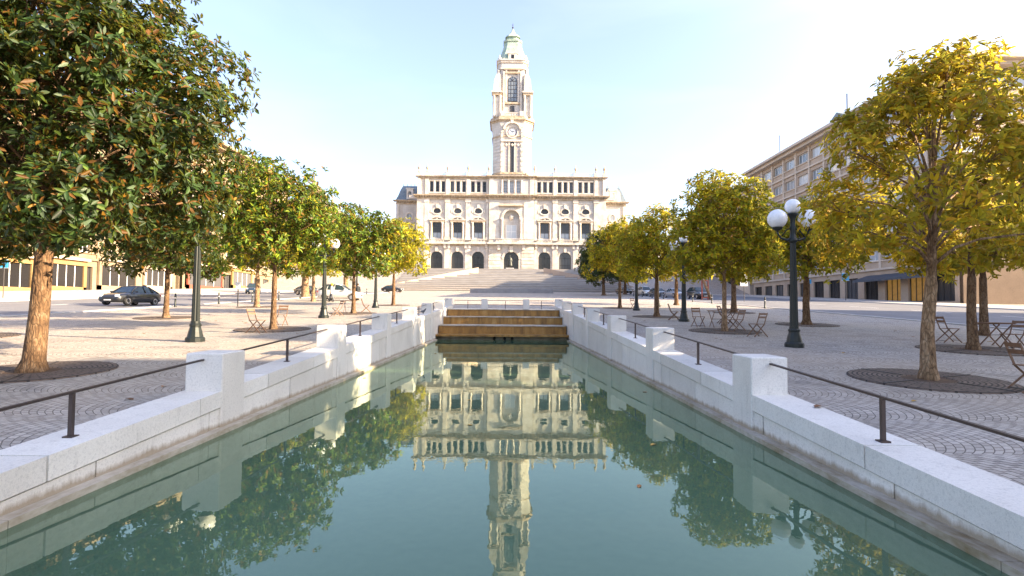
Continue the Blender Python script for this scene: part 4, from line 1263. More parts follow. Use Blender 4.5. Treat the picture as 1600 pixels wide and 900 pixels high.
def make_tree(name, label, loc, H, rad, zb, tr, seed, pal, lobes=13, clusters=360, per=11, leaf=0.22, lean=0.0, fork=None, bark='bark', group=None, sparse=0.0, peak=1.0, lobe_r=0.38, cone=False, cat='tree', mat='leaf', offset=(0, 0)):
    """H total height, rad crown radius, zb crown underside, tr trunk radius at chest height"""
    rng = np.random.default_rng(seed)
    if pal in ('gold', 'yellow'): mat = 'leaf_thin'
    t = thing(name, label, cat, loc, 0, group)
    fork = fork or zb * 0.95
    T = MB(); T.smooth = True
    top = Vector((lean + offset[0] * 0.3, offset[1] * 0.3, fork))
    T.tube([(0, 0, -0.25), (0, 0, 0.06), (lean * 0.1, 0, 0.25), (lean * 0.4, 0.02, fork * 0.5), (top.x, top.y, fork), (top.x, top.y, fork + 0.25)],
           [tr * 1.75, tr * 1.5, tr * 1.18, tr * 0.98, tr * 0.9, tr * 0.5], 12)
    # lobes of the crown spread over a dome
    LC = []
    ga = PI * (3 - math.sqrt(5))
    cz = zb + (H - zb) * 0.36
    for i in range(lobes):
        u = (i + 0.5) / lobes
        zz = -0.45 + 1.42 * u
        rr = math.sqrt(max(0.0, 1 - min(1, abs(zz)) ** 2)) * 0.72
        if cone and zz > 0: rr = 0.80 * (1 - zz) ** 0.85 + 0.02
        a = ga * i + seed + rng.uniform(-0.25, 0.25)
        k = rng.uniform(0.85, 1.15)
        LC.append((offset[0] + rad * rr * math.cos(a) * k, offset[1] + rad * rr * math.sin(a) * k, cz + (H - cz) * 0.78 * zz * peak * rng.uniform(0.92, 1.08) if zz > 0 else cz + zz * (cz - zb) * 1.6))
    LC.append((offset[0] + rng.uniform(-0.2, 0.2), offset[1], cz + (H - cz) * 0.70))
    LC = np.array(LC)
    clusters = int(clusters * (2.5 if sparse < 0.5 else 1.9))
    w = rng.uniform(0.6, 1.3, len(LC)); w /= w.sum()
    which = rng.choice(len(LC), clusters, p=w)
    dirs = rng.normal(size=(clusters, 3)); dirs /= np.linalg.norm(dirs, axis=1, keepdims=True)
    rl = rad * lobe_r * rng.uniform(0.85, 1.2, len(LC))
    rr = rl[which][:, None] * (rng.uniform(0.25 if sparse < 0.5 else 0.1, 1.0, (clusters, 1)) ** 0.45)
    A = LC[which] + dirs * rr * np.array([1, 1, 0.85])
    ni = int(clusters * 0.22) if sparse < 0.5 else 0                    # leaves inside the crown, on the inner twigs
    if ni:
        u_ = rng.normal(size=(ni, 3)); u_ /= np.linalg.norm(u_, axis=1, keepdims=True)
        u_ *= rng.uniform(0.1, 1, (ni, 1)) ** 0.5 * np.array([rad * 0.72, rad * 0.72, (H - zb) * 0.36])
        A[:ni] = u_ + np.array([offset[0], offset[1], zb + (H - zb) * 0.42])
    A[:, 2] = np.maximum(A[:, 2], zb + rng.uniform(0, 0.5, clusters))
    keep = A[:, 2] < H
    A, which, dirs = A[keep], which[keep], dirs[keep]
    Nn = dirs * 0.8 + (A - np.array([offset[0], offset[1], cz])) / rad * 0.5 + np.array([0, 0, 0.45])
    Nn /= np.linalg.norm(Nn, axis=1, keepdims=True)
    # limbs from the fork to each lobe, twigs to some rosettes
    for i, c in enumerate(LC):
        c = Vector(c)
        lead = max(-0.2, min((c.z - fork) * 0.45, (H - fork) * 0.5)) + rng.uniform(-0.15, 0.15)
        b = top + Vector((offset[0] * 0.5 * max(0, lead) / (H - fork), 0, lead))
        hor = Vector((c.x - b.x, c.y - b.y, 0))
        mid = b + hor * 0.42 + Vector((rng.uniform(-.1, .1), rng.uniform(-.1, .1), (c.z - b.z) * rng.uniform(0.45, 0.62) + 0.05 * rad))
        r0 = max(0.022, tr * rng.uniform(0.2, 0.34))
        T.tube([b, b.lerp(mid, 0.5) + Vector((0, 0, 0.04 * rad)), mid, c], [r0, r0 * 0.8, r0 * 0.6, r0 * 0.28], 7)
        idx = np.nonzero(which == i)[0]
        for j in idx[: (14 if sparse >= 0.5 else 6)]:
            e = Vector(A[j]); s0 = mid.lerp(c, rng.uniform(0.3, 1.0))
            T.tube([s0, s0.lerp(e, 0.55) + Vector((0, 0, 0.06)), e], [r0 * 0.3, r0 * 0.2, r0 * 0.08], 4)
    for q in range(6 * 12):          # knobbly, flared trunk
        x_, y_, z_ = T.v[q]
        a_ = math.atan2(y_, x_)
        f_ = 1 + 0.07 * math.sin(3 * a_ + seed + 2.1 * z_) + 0.05 * math.sin(5 * a_ - 1.7 * z_ + seed * 2) + (0.16 * max(0, math.sin(4 * a_ + seed)) if z_ < 0.15 else 0)
        T.v[q] = (x_ * f_, y_ * f_, z_)
    T.tube([top, top + Vector((offset[0] * 0.3, 0, (H - fork) * 0.45)), top + Vector((offset[0] * 0.5, 0, (H - fork) * 0.8))], [tr * 0.75, tr * 0.42, tr * 0.12], 8)
    T.build('trunk', M[bark], t)
    me = leaf_mesh('crown', A, Nn, per, leaf, rng, pal, mat)
    link('crown', me, t)
    return t

GL = 'clipped magnolia trees in the row left of the pool'
GR = 'clipped magnolia trees in the row right of the pool'
def at(x, y): return (x, y, G(x, y))
make_tree('magnolia_tree', 'largest dark magnolia with a thick trunk at the left edge', at(-9.35, 11.0), 9.6, 3.8, 2.05, 0.165, 3, 'dark', 44, 2600, 12, 0.168, lean=0.12, group=GL, lobe_r=0.29, fork=2.35)
make_tree('magnolia_tree', 'round dark green magnolia with a slim trunk behind the first left lamp post', at(-9.0, 21.3), 6.8, 2.6, 2.1, 0.10, 8, 'green', 20, 640, 12, 0.175, group=GL)
make_tree('magnolia_tree', 'green magnolia standing between the second and third left lamp posts', at(-9.2, 33), 6.6, 2.8, 2.1, 0.11, 12, 'green', 13, 420, 11, 0.23, group=GL)
make_tree('magnolia_tree', 'bright yellow green magnolia closest to the city hall on the left of the pool', at(-9.5, 46), 7.3, 3.1, 2.3, 0.13, 17, 'yellow', 13, 420, 11, 0.25, group=GL)
GO = 'magnolia trees in the outer left row by the road'
make_tree('magnolia_tree', 'dark magnolia at the far left edge beyond the largest tree', at(-17.2, 17.6), 6.4, 2.7, 2.4, 0.13, 23, 'dark', 12, 420, 12, 0.22, group=GO)
make_tree('magnolia_tree', 'low magnolia whose slim trunk stands right of the moving dark car', at(-17, 27.6), 6.0, 3.0, 2.0, 0.12, 26, 'dark', 13, 420, 11, 0.24, group=GO)
make_tree('magnolia_tree', 'sunlit yellow magnolia behind the second tree of the left pool row', at(-18.4, 40.6), 7.6, 3.2, 2.4, 0.16, 29, 'yellow', 12, 380, 11, 0.27, group=GO, bark='pale_bark')
make_tree('magnolia_tree', 'sunlit yellow magnolia far along the left road edge', at(-19, 54), 8.0, 3.3, 2.4, 0.16, 31, 'yellow', 12, 320, 10, 0.3, group=GO, bark='pale_bark')
make_tree('plane_tree', 'tall sunlit plane tree with a thick pale trunk on the left', at(-25.3, 69), 12.5, 5.0, 3.0, 0.42, 37, 'yellow', 15, 420, 11, 0.40, bark='pale_bark', group='plane trees by the left road')
make_tree('plane_tree', 'green plane tree partly hidden at the far end of the left road', at(-27, 92), 12.0, 5.0, 3.0, 0.4, 41, 'green', 14, 360, 10, 0.42, bark='pale_bark', group='plane trees by the left road')

make_tree('magnolia_tree', 'thin golden magnolia with open branches at the right edge', at(8.25, 10.75), 6.7, 2.65, 2.1, 0.118, 45, 'amber', 30, 720, 10, 0.165, cone=True, offset=(0.3, 0), group=GR, bark='pale_bark', sparse=0.6, fork=1.9, lobe_r=0.25, peak=1.15, mat='leaf_thin')
make_tree('magnolia_tree', 'olive gold magnolia among the cafe chairs right of the pool', at(8.7, 22.0), 6.6, 2.25, 2.0, 0.09, 51, 'gold', 20, 600, 12, 0.18, group=GR, bark='pale_bark')
make_tree('magnolia_tree', 'olive magnolia with an orange lit trunk right of the pool', at(8.7, 32), 6.6, 2.7, 2.0, 0.13, 54, 'gold', 13, 400, 11, 0.23, group=GR)
make_tree('magnolia_tree', 'olive magnolia closest to the city hall on the right of the pool', at(9.0, 44), 7.0, 3.0, 2.2, 0.12, 57, 'gold', 13, 400, 11, 0.25, group=GR)
GO2 = 'magnolia trees in the outer right row by the road'
make_tree('magnolia_tree', 'amber magnolia beside the folding chairs at the right edge', at(13.6, 16), 5.8, 2.4, 2.2, 0.118, 61, 'amber', 12, 360, 10, 0.22, group=GO2, sparse=0.6, mat='leaf_thin')
make_tree('magnolia_tree', 'golden magnolia behind the cafe table at the right edge', at(18.3, 21), 6.3, 2.6, 2.3, 0.135, 64, 'amber', 12, 340, 10, 0.24, group=GO2, mat='leaf_thin')
make_tree('magnolia_tree', 'golden magnolia just right of the first right lamp post', at(14.3, 26.2), 6.0, 2.9, 2.2, 0.15, 67, 'gold', 12, 380, 10, 0.24, group=GO2)
make_tree('magnolia_tree', 'olive magnolia behind the tree among the cafe chairs', at(15.6, 37.8), 6.8, 3.0, 2.2, 0.17, 70, 'gold', 12, 360, 10, 0.27, group=GO2)
make_tree('magnolia_tree', 'olive magnolia farthest along the right road edge', at(16.0, 52), 7.0, 3.0, 2.3, 0.17, 73, 'gold', 12, 320, 10, 0.28, group=GO2)
make_tree('round_evergreen', 'rounded dark evergreen before the right end of the city hall', at(17.5, 100), 12.5, 5.2, 2.0, 0.3, 77, 'deep', 18, 620, 11, 0.42)
make_tree('round_evergreen', 'dark evergreen far behind the right tree row', at(24, 112), 13.0, 5.5, 2.0, 0.32, 79, 'deep', 16, 500, 11, 0.45)

# ------------------------------------------------------------------ tree grates
def grate(x, y, label, r=1.38):
    t = thing('tree_grate', label, 'tree grate', at(x, y), 0, 'round iron grates at the tree feet')
    t.rotation_euler = (math.atan(SL), 0, 0)
    m = MB()
    n = 44
    rs = []
    for rad_, z in ((r, -0.02), (r, 0.022), (r * 0.985, 0.03), (0.47, 0.03), (0.44, 0.0)):
        rs.append([(rad_ * math.cos(2 * PI * i / n), rad_ * math.sin(2 * PI * i / n), z) for i in range(n)])
    m.rings(rs, False, False)
    m.build('ring', M['grate'], t)
    for k in range(4):
        a = k * PI / 2 + 0.4
        b = MB(); b.bar((0.5 * math.cos(a), 0.5 * math.sin(a), 0.034), (r * 0.97 * math.cos(a), r * 0.97 * math.sin(a), 0.034), 0.05, 0.012)
        b.build('rib', M['iron'], t)
    s = MB(); s.lathe([(0.50, 0.0), (0.46, 0.014), (0.25, 0.02), (0.05, 0.03)], 0, 0, 20); s.build('soil', M['soil'], t)
for x, y, l in ((-9.35, 11.0, 'round iron grate under the largest left tree'), (-9.0, 21.3, 'round iron grate under the tree behind the first left lamp post'),
                (-9.2, 33, 'round iron grate under the third tree of the left pool row'), (-17, 27.6, 'round iron grate under the slim tree right of the moving car'),
                (-17.2, 17.6, 'round iron grate at the left edge beyond the largest tree'), (-18.4, 40.6, 'round iron grate under the yellow tree in the outer left row'),
                (8.25, 10.75, 'large round iron grate under the thin golden tree on the right'), (8.7, 22.0, 'round iron grate among the cafe chairs on the right'),
                (8.7, 32, 'round iron grate under the orange lit trunk on the right'), (9.0, 44, 'round iron grate under the last tree of the right pool row'),
                (13.6, 16, 'round iron grate beside the folding chairs on the right'), (14.3, 26.2, 'round iron grate right of the first right lamp post'),
                (15.6, 37.8, 'round iron grate behind the cafe chair tree on the right'), (-9.5, 46, 'round iron grate under the bright yellow tree on the left')):
    grate(x, y, l)

# ------------------------------------------------------------------ street lamps
def make_lamp():
    t = thing('street_lamp', 'lamp', 'street lamp', (0, 0, 0), 0, 'three globe street lamps along the pool')
    b = MB(); b.smooth = False
    b.lathe([(0.27, -0.1), (0.27, 0.10), (0.25, 0.13), (0.22, 0.15), (0.19, 0.30), (0.155, 0.42), (0.15, 0.46), (0.17, 0.48), (0.17, 0.52), (0.135, 0.55), (0.13, 0.62)], 0, 0, 12)
    b.build('base', M['green_iron'], t)
    p = MB()
    rs = []
    for z, r in ((0.6, 0.122), (1.4, 0.112), (2.4, 0.095), (3.15, 0.082)):
        rs.append([((r * (1.0 if i % 2 else 0.86)) * math.cos(2 * PI * i / 24), (r * (1.0 if i % 2 else 0.86)) * math.sin(2 * PI * i / 24), z) for i in range(24)])
    p.rings(rs)
    p.smooth = True
    p.lathe([(0.085, 3.14), (0.13, 3.18), (0.13, 3.24), (0.09, 3.28), (0.08, 3.5), (0.10, 3.6), (0.07, 3.66), (0.07, 3.85), (0.11, 3.95), (0.16, 4.0), (0.16, 4.03)], 0, 0, 14)
    p.build('pole', M['green_iron'], t)
    g = MB(); g.smooth = True
    r = 0.225
    g.lathe([(r * math.sin(PI * k / 16) + (0.001 if k in (0, 16) else 0), -r * math.cos(PI * k / 16)) for k in range(17)], 0, 0, 24, 4.03 + r - 0.01)
    g.build('globe', M['globe'], t)
    r = 0.285
    me = MB(); me.smooth = True
    me.lathe([(r * math.sin(PI * k / 16) + (0.001 if k in (0, 16) else 0), -r * math.cos(PI * k / 16)) for k in range(17)], 0, 0, 24, 0)
    gm = me.mesh('globe', [M['globe']])
    for s in (-1, 1):
        a = MB(); a.smooth = True
        a.tube([(0, 0, 3.3), (s * 0.18, 0, 3.22), (s * 0.36, 0, 3.28), (s * 0.46, 0, 3.42), (s * 0.47, 0, 3.52)], [0.04, 0.036, 0.034, 0.03, 0.03], 8)
        a.tube([(0, 0, 3.6), (s * 0.2, 0, 3.52), (s * 0.34, 0, 3.34)], [0.02, 0.02, 0.015], 6)
        a.lathe([(0.05, 0), (0.13, 0.05), (0.15, 0.09), (0.15, 0.11)], s * 0.47, 0, 14, 3.5)
        a.build('arm', M['green_iron'], t)
        link('globe', gm, t, (s * 0.47, 0, 3.61 + r - 0.03))
    return t
lamp = make_lamp()
for i, (x, y, l) in enumerate(((8.62, 16.5, 'green iron street lamp with three white globes, tallest on the right'),
        (9.0, 28.0, 'green iron street lamp between the cafe chairs right of the pool'), (9.4, 40, 'green iron street lamp before the last tree right of the pool'),
        (13.0, 47.5, 'green iron street lamp behind the orange lit trunk on the right'),
        (-9.45, 16.8, 'green iron street lamp nearest on the left, its globes in the leaves'), (-9.5, 28.6, 'green iron street lamp second from the front on the left'),
        (-9.8, 41, 'green iron street lamp third from the front on the left'), (-17.5, 64, 'green iron street lamp far left beside the standing person'))):
    place(lamp, i > 0, at(x, y), 0.0, l)

# ------------------------------------------------------------------ folding chairs and tables
def make_chair():
    t = thing('folding_chair', 'chair', 'chair', (0, 0, 0), 0, 'brown folding cafe chairs')
    # chair faces -y (sitter looks towards -y); the back is at +y
    for s in (-1, 1):
        x = s * 0.20
        f = MB()
        f.bar((x, 0.30, 0.0), (x, -0.18, 0.45), 0.018, 0.032)
        f.build('rear_leg', M['chair'], t)
        f = MB()
        f.bar((x * 0.9, -0.28, 0.0), (x * 0.9, 0.16, 0.45), 0.018, 0.032); f.bar((x * 0.9, 0.16, 0.45), (x * 0.9, 0.31, 0.86), 0.018, 0.032)
        f.build('back_leg', M['chair'], t)
    b = MB()
    for k in range(6):
        b.box(-0.215, 0.215, -0.2 + k * 0.066, -0.2 + k * 0.066 + 0.052, 0.45, 0.468)
    b.build('seat', M['chair'], t)
    b = MB()
    for z in (0.66, 0.78):
        y = 0.16 + (z - 0.45) * 0.366
        b.add([(-0.2, y - 0.012, z), (0.2, y - 0.012, z), (0.2, y + 0.016, z + 0.075), (-0.2, y + 0.016, z + 0.075), (-0.2, y + 0.006, z), (0.2, y + 0.006, z), (0.2, y + 0.034, z + 0.075), (-0.2, y + 0.034, z + 0.075)],
              [(0, 1, 2, 3), (7, 6, 5, 4), (0, 4, 5, 1), (1, 5, 6, 2), (2, 6, 7, 3), (3, 7, 4, 0)])
    b.build('backrest', M['chair'], t)
    c = MB(); c.tube([(-0.19, 0.24, 0.06), (0.19, 0.24, 0.06)], 0.009, 6); c.tube([(-0.17, -0.22, 0.07), (0.17, -0.22, 0.07)], 0.009, 6); c.build('stretcher', M['iron'], t)
    return t
def make_table():
    t = thing('folding_table', 'table', 'table', (0, 0, 0), 0, 'brown folding cafe tables')
    b = MB()
    for k in range(9):
        b.box(-0.36, 0.36, -0.36 + k * 0.081, -0.36 + k * 0.081 + 0.068, 0.715, 0.738)
    b.box(-0.33, -0.29, -0.34, 0.34, 0.69, 0.714); b.box(0.29, 0.33, -0.34, 0.34, 0.69, 0.714)
    b.build('tabletop', M['chair'], t)
    for s in (-1, 1):
        for q in (-1, 1):
            l = MB(); l.bar((s * (0.27 + 0.02 * q), -q * 0.32, 0.0), (s * (0.27 + 0.02 * q), q * 0.30, 0.69), 0.02, 0.034); l.build('leg', M['chair'], t)
    c = MB(); c.tube([(-0.29, 0, 0.35), (0.29, 0, 0.35)], 0.01, 6); c.build('stretcher', M['iron'], t)
    return t
ch, tb = make_chair(), make_table()
for i, (x, y, rz, l) in enumerate((
        (9.2, 9.6, 1.4, 'folding chair cut by the right edge, nearest to the thin golden tree'),
        (14.75, 18.3, 1.5, 'folding chair left of the table at the right edge, facing it'),
        (14.95, 16.2, -1.35, 'folding chair right of the table at the right edge'),
        (9.0, 19.8, -1.25, 'folding chair standing alone nearest right of the grate'),
        (9.3, 22.3, -1.3, 'folding chair just behind the trunk among the cafe chairs'),
        (8.45, 24.3, 0.1, 'folding chair seen from behind, left of the cafe tree'),
        (8.8, 29.0, 1.4, 'folding chair beside the second right lamp post'),
        (10.6, 26.8, 0.8, 'folding chair behind the far cafe table on the right'),
        (9.6, 41.5, 0.5, 'folding chair near the third right lamp post'),
        (-8.95, 19.8, 1.3, 'folding chair left of the slim trunk, left of the pool'),
        (-9.5, 23.2, 0.0, 'folding chair right of the slim trunk, left of the pool'),
        (-9.3, 30.2, -0.8, 'folding chair beside the second left lamp post'),
        (-8.8, 34.4, 1.9, 'folding chair at the far table left of the pool'))):
    place(ch, i > 0, at(x, y), rz, l)
for i, (x, y, rz, l) in enumerate(((15.35, 17.2, 0.2, 'slatted folding table at the right edge between two chairs'),
        (9.35, 24.4, 0.0, 'slatted folding table left of the cafe tree trunk'), (10.4, 25.9, 0.3, 'slatted folding table right of the cafe tree trunk'),
        (-9.7, 33.9, 0.1, 'slatted folding table at the third left tree'))):
    place(tb, i > 0, at(x, y), rz, l)

# ------------------------------------------------------------------ cars
def make_car(paint, label, loc, rz, style='saloon', group='cars on the streets beside the square'):
    """front towards -y; 4.4 m long"""
    t = thing('car', label, 'car', loc, rz, group)
    hi = 1.12 if style == 'suv' else 1.0
    # stations along the length: y, sill z, belt z, half width at belt
    st = [(-2.2, 0.38, 0.52, 0.62), (-2.14, 0.28, 0.66, 0.74), (-1.9, 0.22, 0.76, 0.83), (-1.3, 0.2, 0.86, 0.87), (-0.75, 0.2, 0.93, 0.89), (0.3, 0.2, 0.95, 0.9), (1.2, 0.2, 0.97, 0.89), (1.8, 0.24, 0.97, 0.85), (2.12, 0.3, 0.9, 0.76), (2.2, 0.4, 0.7, 0.68)]
    m = MB(); m.smooth = True
    rs = []
    for y, zs, zb, w in st:
        zb *= hi
        mid = (zs + zb) / 2
        rs.append([(-w * 0.9, y, zs), (w * 0.9, y, zs), (w, y, zs + 0.08), (w * 1.02, y, mid), (w * 0.99, y, zb - 0.1), (w * 0.9, y, zb - 0.01), (w * 0.5, y, zb + 0.02), (-w * 0.5, y, zb + 0.02), (-w * 0.9, y, zb - 0.01), (-w * 0.99, y, zb - 0.1), (-w * 1.02, y, mid), (-w, y, zs + 0.08)])
    m.rings(rs)
    m.build('body', M[paint], t)
    if style == 'saloon':
        cab = [(-0.95, 0.90, 0.95, 0.74), (-0.25, 0.92, 1.38, 0.60), (0.3, 0.94, 1.45, 0.59), (0.95, 0.95, 1.42, 0.58), (1.75, 0.95, 1.06, 0.66)]
    else:
        cab = [(-0.95, 0.92, 1.0, 0.76), (-0.3, 0.95, 1.42, 0.64), (0.4, 0.95, 1.5, 0.64), (1.5, 0.96, 1.46, 0.63), (2.05, 0.96, 1.1, 0.7)]
    g = MB(); g.smooth = False
    rs = [[(-0.80, y, zb * hi - 0.03), (0.80, y, zb * hi - 0.03), (w, y, zt * hi - 0.04), (w * 0.8, y, zt * hi), (-w * 0.8, y, zt * hi), (-w, y, zt * hi - 0.04)] for y, zb, zt, w in cab]
    g.rings(rs)
    g.build('window_glass', M['car_glass'], t)
    r = MB(); r.smooth = True
    rs = [[(-w * 1.01, y, zt * hi - 0.06), (w * 1.01, y, zt * hi - 0.06), (w * 0.95, y, zt * hi + 0.005), (w * 0.5, y, zt * hi + 0.03), (-w * 0.5, y, zt * hi + 0.03), (-w * 0.95, y, zt * hi + 0.005)] for y, zb, zt, w in cab[1:-1]]
    r.rings(rs)
    for s in (-1, 1):
        for (ya, za, wa), (yb, z_b, wb) in (((-0.97, 0.92, 0.80), (-0.22, 1.37, 0.61)), ((0.42, 0.93, 0.81), (0.38, 1.43, 0.61)), ((cab[-1][0] + 0.02, 0.95, 0.80), (cab[-2][0] - 0.02, cab[-2][2] - 0.02, 0.6)), ((1.2, 0.95, 0.81), (1.05, 1.4, 0.6))):
            r.bar((s * wa, ya, za * hi), (s * wb, yb, z_b * hi), 0.05, 0.07)
    r.build('roof', M[paint], t)
    for y in (-1.38, 1.33):
        for s in (-1, 1):
            w = MB(); w.xf = Matrix.Translation((s * 0.80, y, 0.32)) @ Matrix.Rotation(PI / 2, 4, 'Y')
            w.smooth = False
            w.lathe([(0.2, -0.1), (0.31, -0.1), (0.32, -0.06), (0.32, 0.06), (0.31, 0.11), (0.2, 0.11)], 0, 0, 20)
            wo = w.build('wheel', M['tyre'], t)
            h = MB(); h.xf = Matrix.Translation((s * 0.80, y, 0.32)) @ Matrix.Rotation(PI / 2, 4, 'Y')
            h.lathe([(0.2, -0.115), (0.2, 0.118), (0.06, 0.10)], 0, 0, 16); h.build('rim', M['rim'], wo)
            a = MB()
            for i in range(9):
                a0, a1 = PI * i / 9, PI * (i + 1) / 9
                a.bar((s * 0.885, y + 0.37 * math.cos(a0), 0.33 + 0.37 * math.sin(a0)), (s * 0.885, y + 0.37 * math.cos(a1), 0.33 + 0.37 * math.sin(a1)), 0.03, 0.05)
            a.build('wheel_arch', M['dark'], t)
    for s in (-1, 1):
        l = MB(); l.bbox(s * 0.48, s * 0.74, -2.17, -1.98, 0.60 * hi, 0.74 * hi, 0.02); l.build('headlight', M['lamp_lens'], t)
        l = MB(); l.bbox(s * 0.5, s * 0.76, 2.0, 2.19, 0.70 * hi, 0.86 * hi, 0.02); l.build('tail_light', M['tail'], t)
        l = MB(); l.bbox(s * 0.88, s * 1.04, -0.8, -0.62, 0.93 * hi, 1.05 * hi, 0.02); l.build('mirror', M[paint], t)
    l = MB(); l.box(-0.4, 0.4, -2.225, -2.18, 0.42, 0.56); l.build('grille', M['dark'], t)
    l = MB(); l.box(-0.26, 0.26, -2.235, -2.222, 0.33, 0.41); l.build('number_plate', M['white'], t)
    return t
for p, l, x, y, rz, stl in (
        ('car_black', 'dark saloon car driving past on the left road', -28.2, 41.5, -0.08, 'saloon'),
        ('car_blue', 'dark blue off road car parked far left behind a pale trunk', -40.5, 88, 0.3, 'suv'),
        ('car_grey', 'dark grey car half hidden right of the thick pale plane trunk', -29.5, 82, 1.2, 'saloon'),
        ('car_white', 'white car parked crossways behind the second left lamp post', -17.4, 57.5, 1.57, 'suv'),
        ('car_black', 'black car parked beside the last yellow tree on the left', -24.0, 115, 1.45, 'saloon'),
        ('car_silver', 'silver car in the row behind the white crossways car', -20.5, 66, 1.5, 'saloon'),
        ('car_black', 'black car nearest in the parked row on the right', 26.8, 77, 0.1, 'suv'),
        ('car_silver', 'silver car second in the parked row on the right', 25.6, 84, 0.15, 'saloon'),
        ('car_grey', 'grey car third in the parked row on the right', 24.9, 91, 0.1, 'saloon'),
        ('car_white', 'white car fourth in the parked row on the right', 24.8, 99, 0.1, 'suv'),
        ('car_black', 'dark car farthest in the parked row on the right', 24.6, 116, 0.3, 'saloon')):
    make_car(p, l, (x, y, G(x, y) + 0.03), rz, stl)

# ------------------------------------------------------------------ people
SKIN = plain('skin', (0.42, 0.25, 0.18), 0.5)
def skin_body(name, joints, edges, radii, mat, parent, sub=2):
    me = bpy.data.meshes.new(name)
    me.from_pydata(joints, edges, [])
    o = link(name, me, parent)
    sk = o.modifiers.new('skin', 'SKIN'); sk.use_smooth_shade = True
    for i, r in enumerate(radii):
        d = me.skin_vertices[0].data[i]
        d.radius = r if hasattr(r, '__len__') else (r, r)
        d.use_root = (i == 0)
    ss = o.modifiers.new('sub', 'SUBSURF'); ss.levels = sub; ss.render_levels = sub
    me.materials.append(mat)
    return o
def person(label, loc, rz, coat, trousers, hair, stride=0.0, scale=1.0):
    t = thing('person', label, 'person', loc, rz)
    t.scale = (scale,) * 3
    s = stride
    J = [(0, 0, 0.98), (0, 0, 1.2), (0, 0.0, 1.42), (0, 0, 1.52), (0, -0.02, 1.62), (0, -0.02, 1.74),
         (-0.1, 0, 0.92), (-0.11, -0.05 - s * .5, 0.5), (-0.11, 0.02 - s, 0.08), (-0.11, -0.15 - s, 0.04),
         (0.1, 0, 0.92), (0.11, -0.03 + s * .5, 0.5), (0.11, 0.04 + s, 0.08), (0.11, -0.13 + s, 0.04),
         (-0.2, 0, 1.42), (-0.26, 0.03 + s * .4, 1.15), (-0.25, -0.08 + s * .4, 0.9), (-0.25, -0.12 + s * .4, 0.8),
         (0.2, 0, 1.42), (0.26, 0.03 - s * .4, 1.15), (0.25, -0.08 - s * .4, 0.9), (0.25, -0.12 - s * .4, 0.8)]
    E = [(0, 1), (1, 2), (2, 3), (3, 4), (4, 5), (0, 6), (6, 7), (7, 8), (8, 9), (0, 10), (10, 11), (11, 12), (12, 13), (2, 14), (14, 15), (15, 16), (16, 17), (2, 18), (18, 19), (19, 20), (20, 21)]
    Rr = [(.15, .11), (.15, .11), (.16, .1), .055, (.085, .1), (.07, .08), (.09, .09), .06, .042, .035, (.09, .09), .06, .042, .035, .06, .045, .035, .035, .06, .045, .035, .035]
    skin_body('body', J, E, Rr, SKIN, t)
    c = MB(); c.smooth = True
    c.rings([[(a * math.cos(2 * PI * i / 16), b * math.sin(2 * PI * i / 16), z) for i in range(16)] for a, b, z in ((.225, .165, .78), (.2, .15, 1.0), (.19, .14, 1.15), (.215, .15, 1.36), (.19, .13, 1.47), (.08, .08, 1.53))], False, False)
    for sx, q in ((-1, 1), (1, -1)):
        c.tube([(sx * .17, 0, 1.45), (sx * .22, .0, 1.38), (sx * .265, .03 + q * s * .4, 1.15), (sx * .255, -.075 + q * s * .4, .92)], [.075, .075, .062, .052], 10)
    c.build('coat', coat, t)
    p = MB(); p.smooth = True
    for sx, q in ((-1, -1), (1, 1)):
        p.tube([(sx * .085, 0, .98), (sx * .10, 0, .86), (sx * .11, -.04 + q * s * .5, .5), (sx * .11, .03 + q * s, .09)], [.11, .115, .085, .07], 10)
    p.build('trousers', trousers, t)
    h = MB(); h.smooth = True
    h.lathe([(.085, -.1), (.115, -.02), (.118, .06), (.09, .125), (.04, .15), (.005, .155)], 0, 0.015, 14, 1.66)
    h.build('hair', hair, t)
    for sx in (-1, 1):
        f = MB(); q = -1 if sx < 0 else 1
        f.bbox(sx * .11 - .05, sx * .11 + .05, -.19 + q * s, .08 + q * s, 0.0, .1, .02); f.build('shoe', M['dark'], t)
    return t
cloth = lambda n, c: plain(n, c, 0.85)
person('person in dark clothes with long dark hair standing by the third left lamp post', at(-16.3, 60.0), 0.6, cloth('dark_coat', (0.02, 0.025, 0.03)), cloth('dark_trousers', (0.03, 0.05, 0.05)), cloth('dark_hair', (0.02, 0.012, 0.008)), 0.05)
person('person with yellow cap and pale top walking past the white car', at(-17.3, 54.3), -1.2, cloth('pale_top', (0.55, 0.6, 0.62)), cloth('grey_trousers', (0.12, 0.13, 0.15)), cloth('yellow_cap', (0.7, 0.4, 0.03)), 0.18)

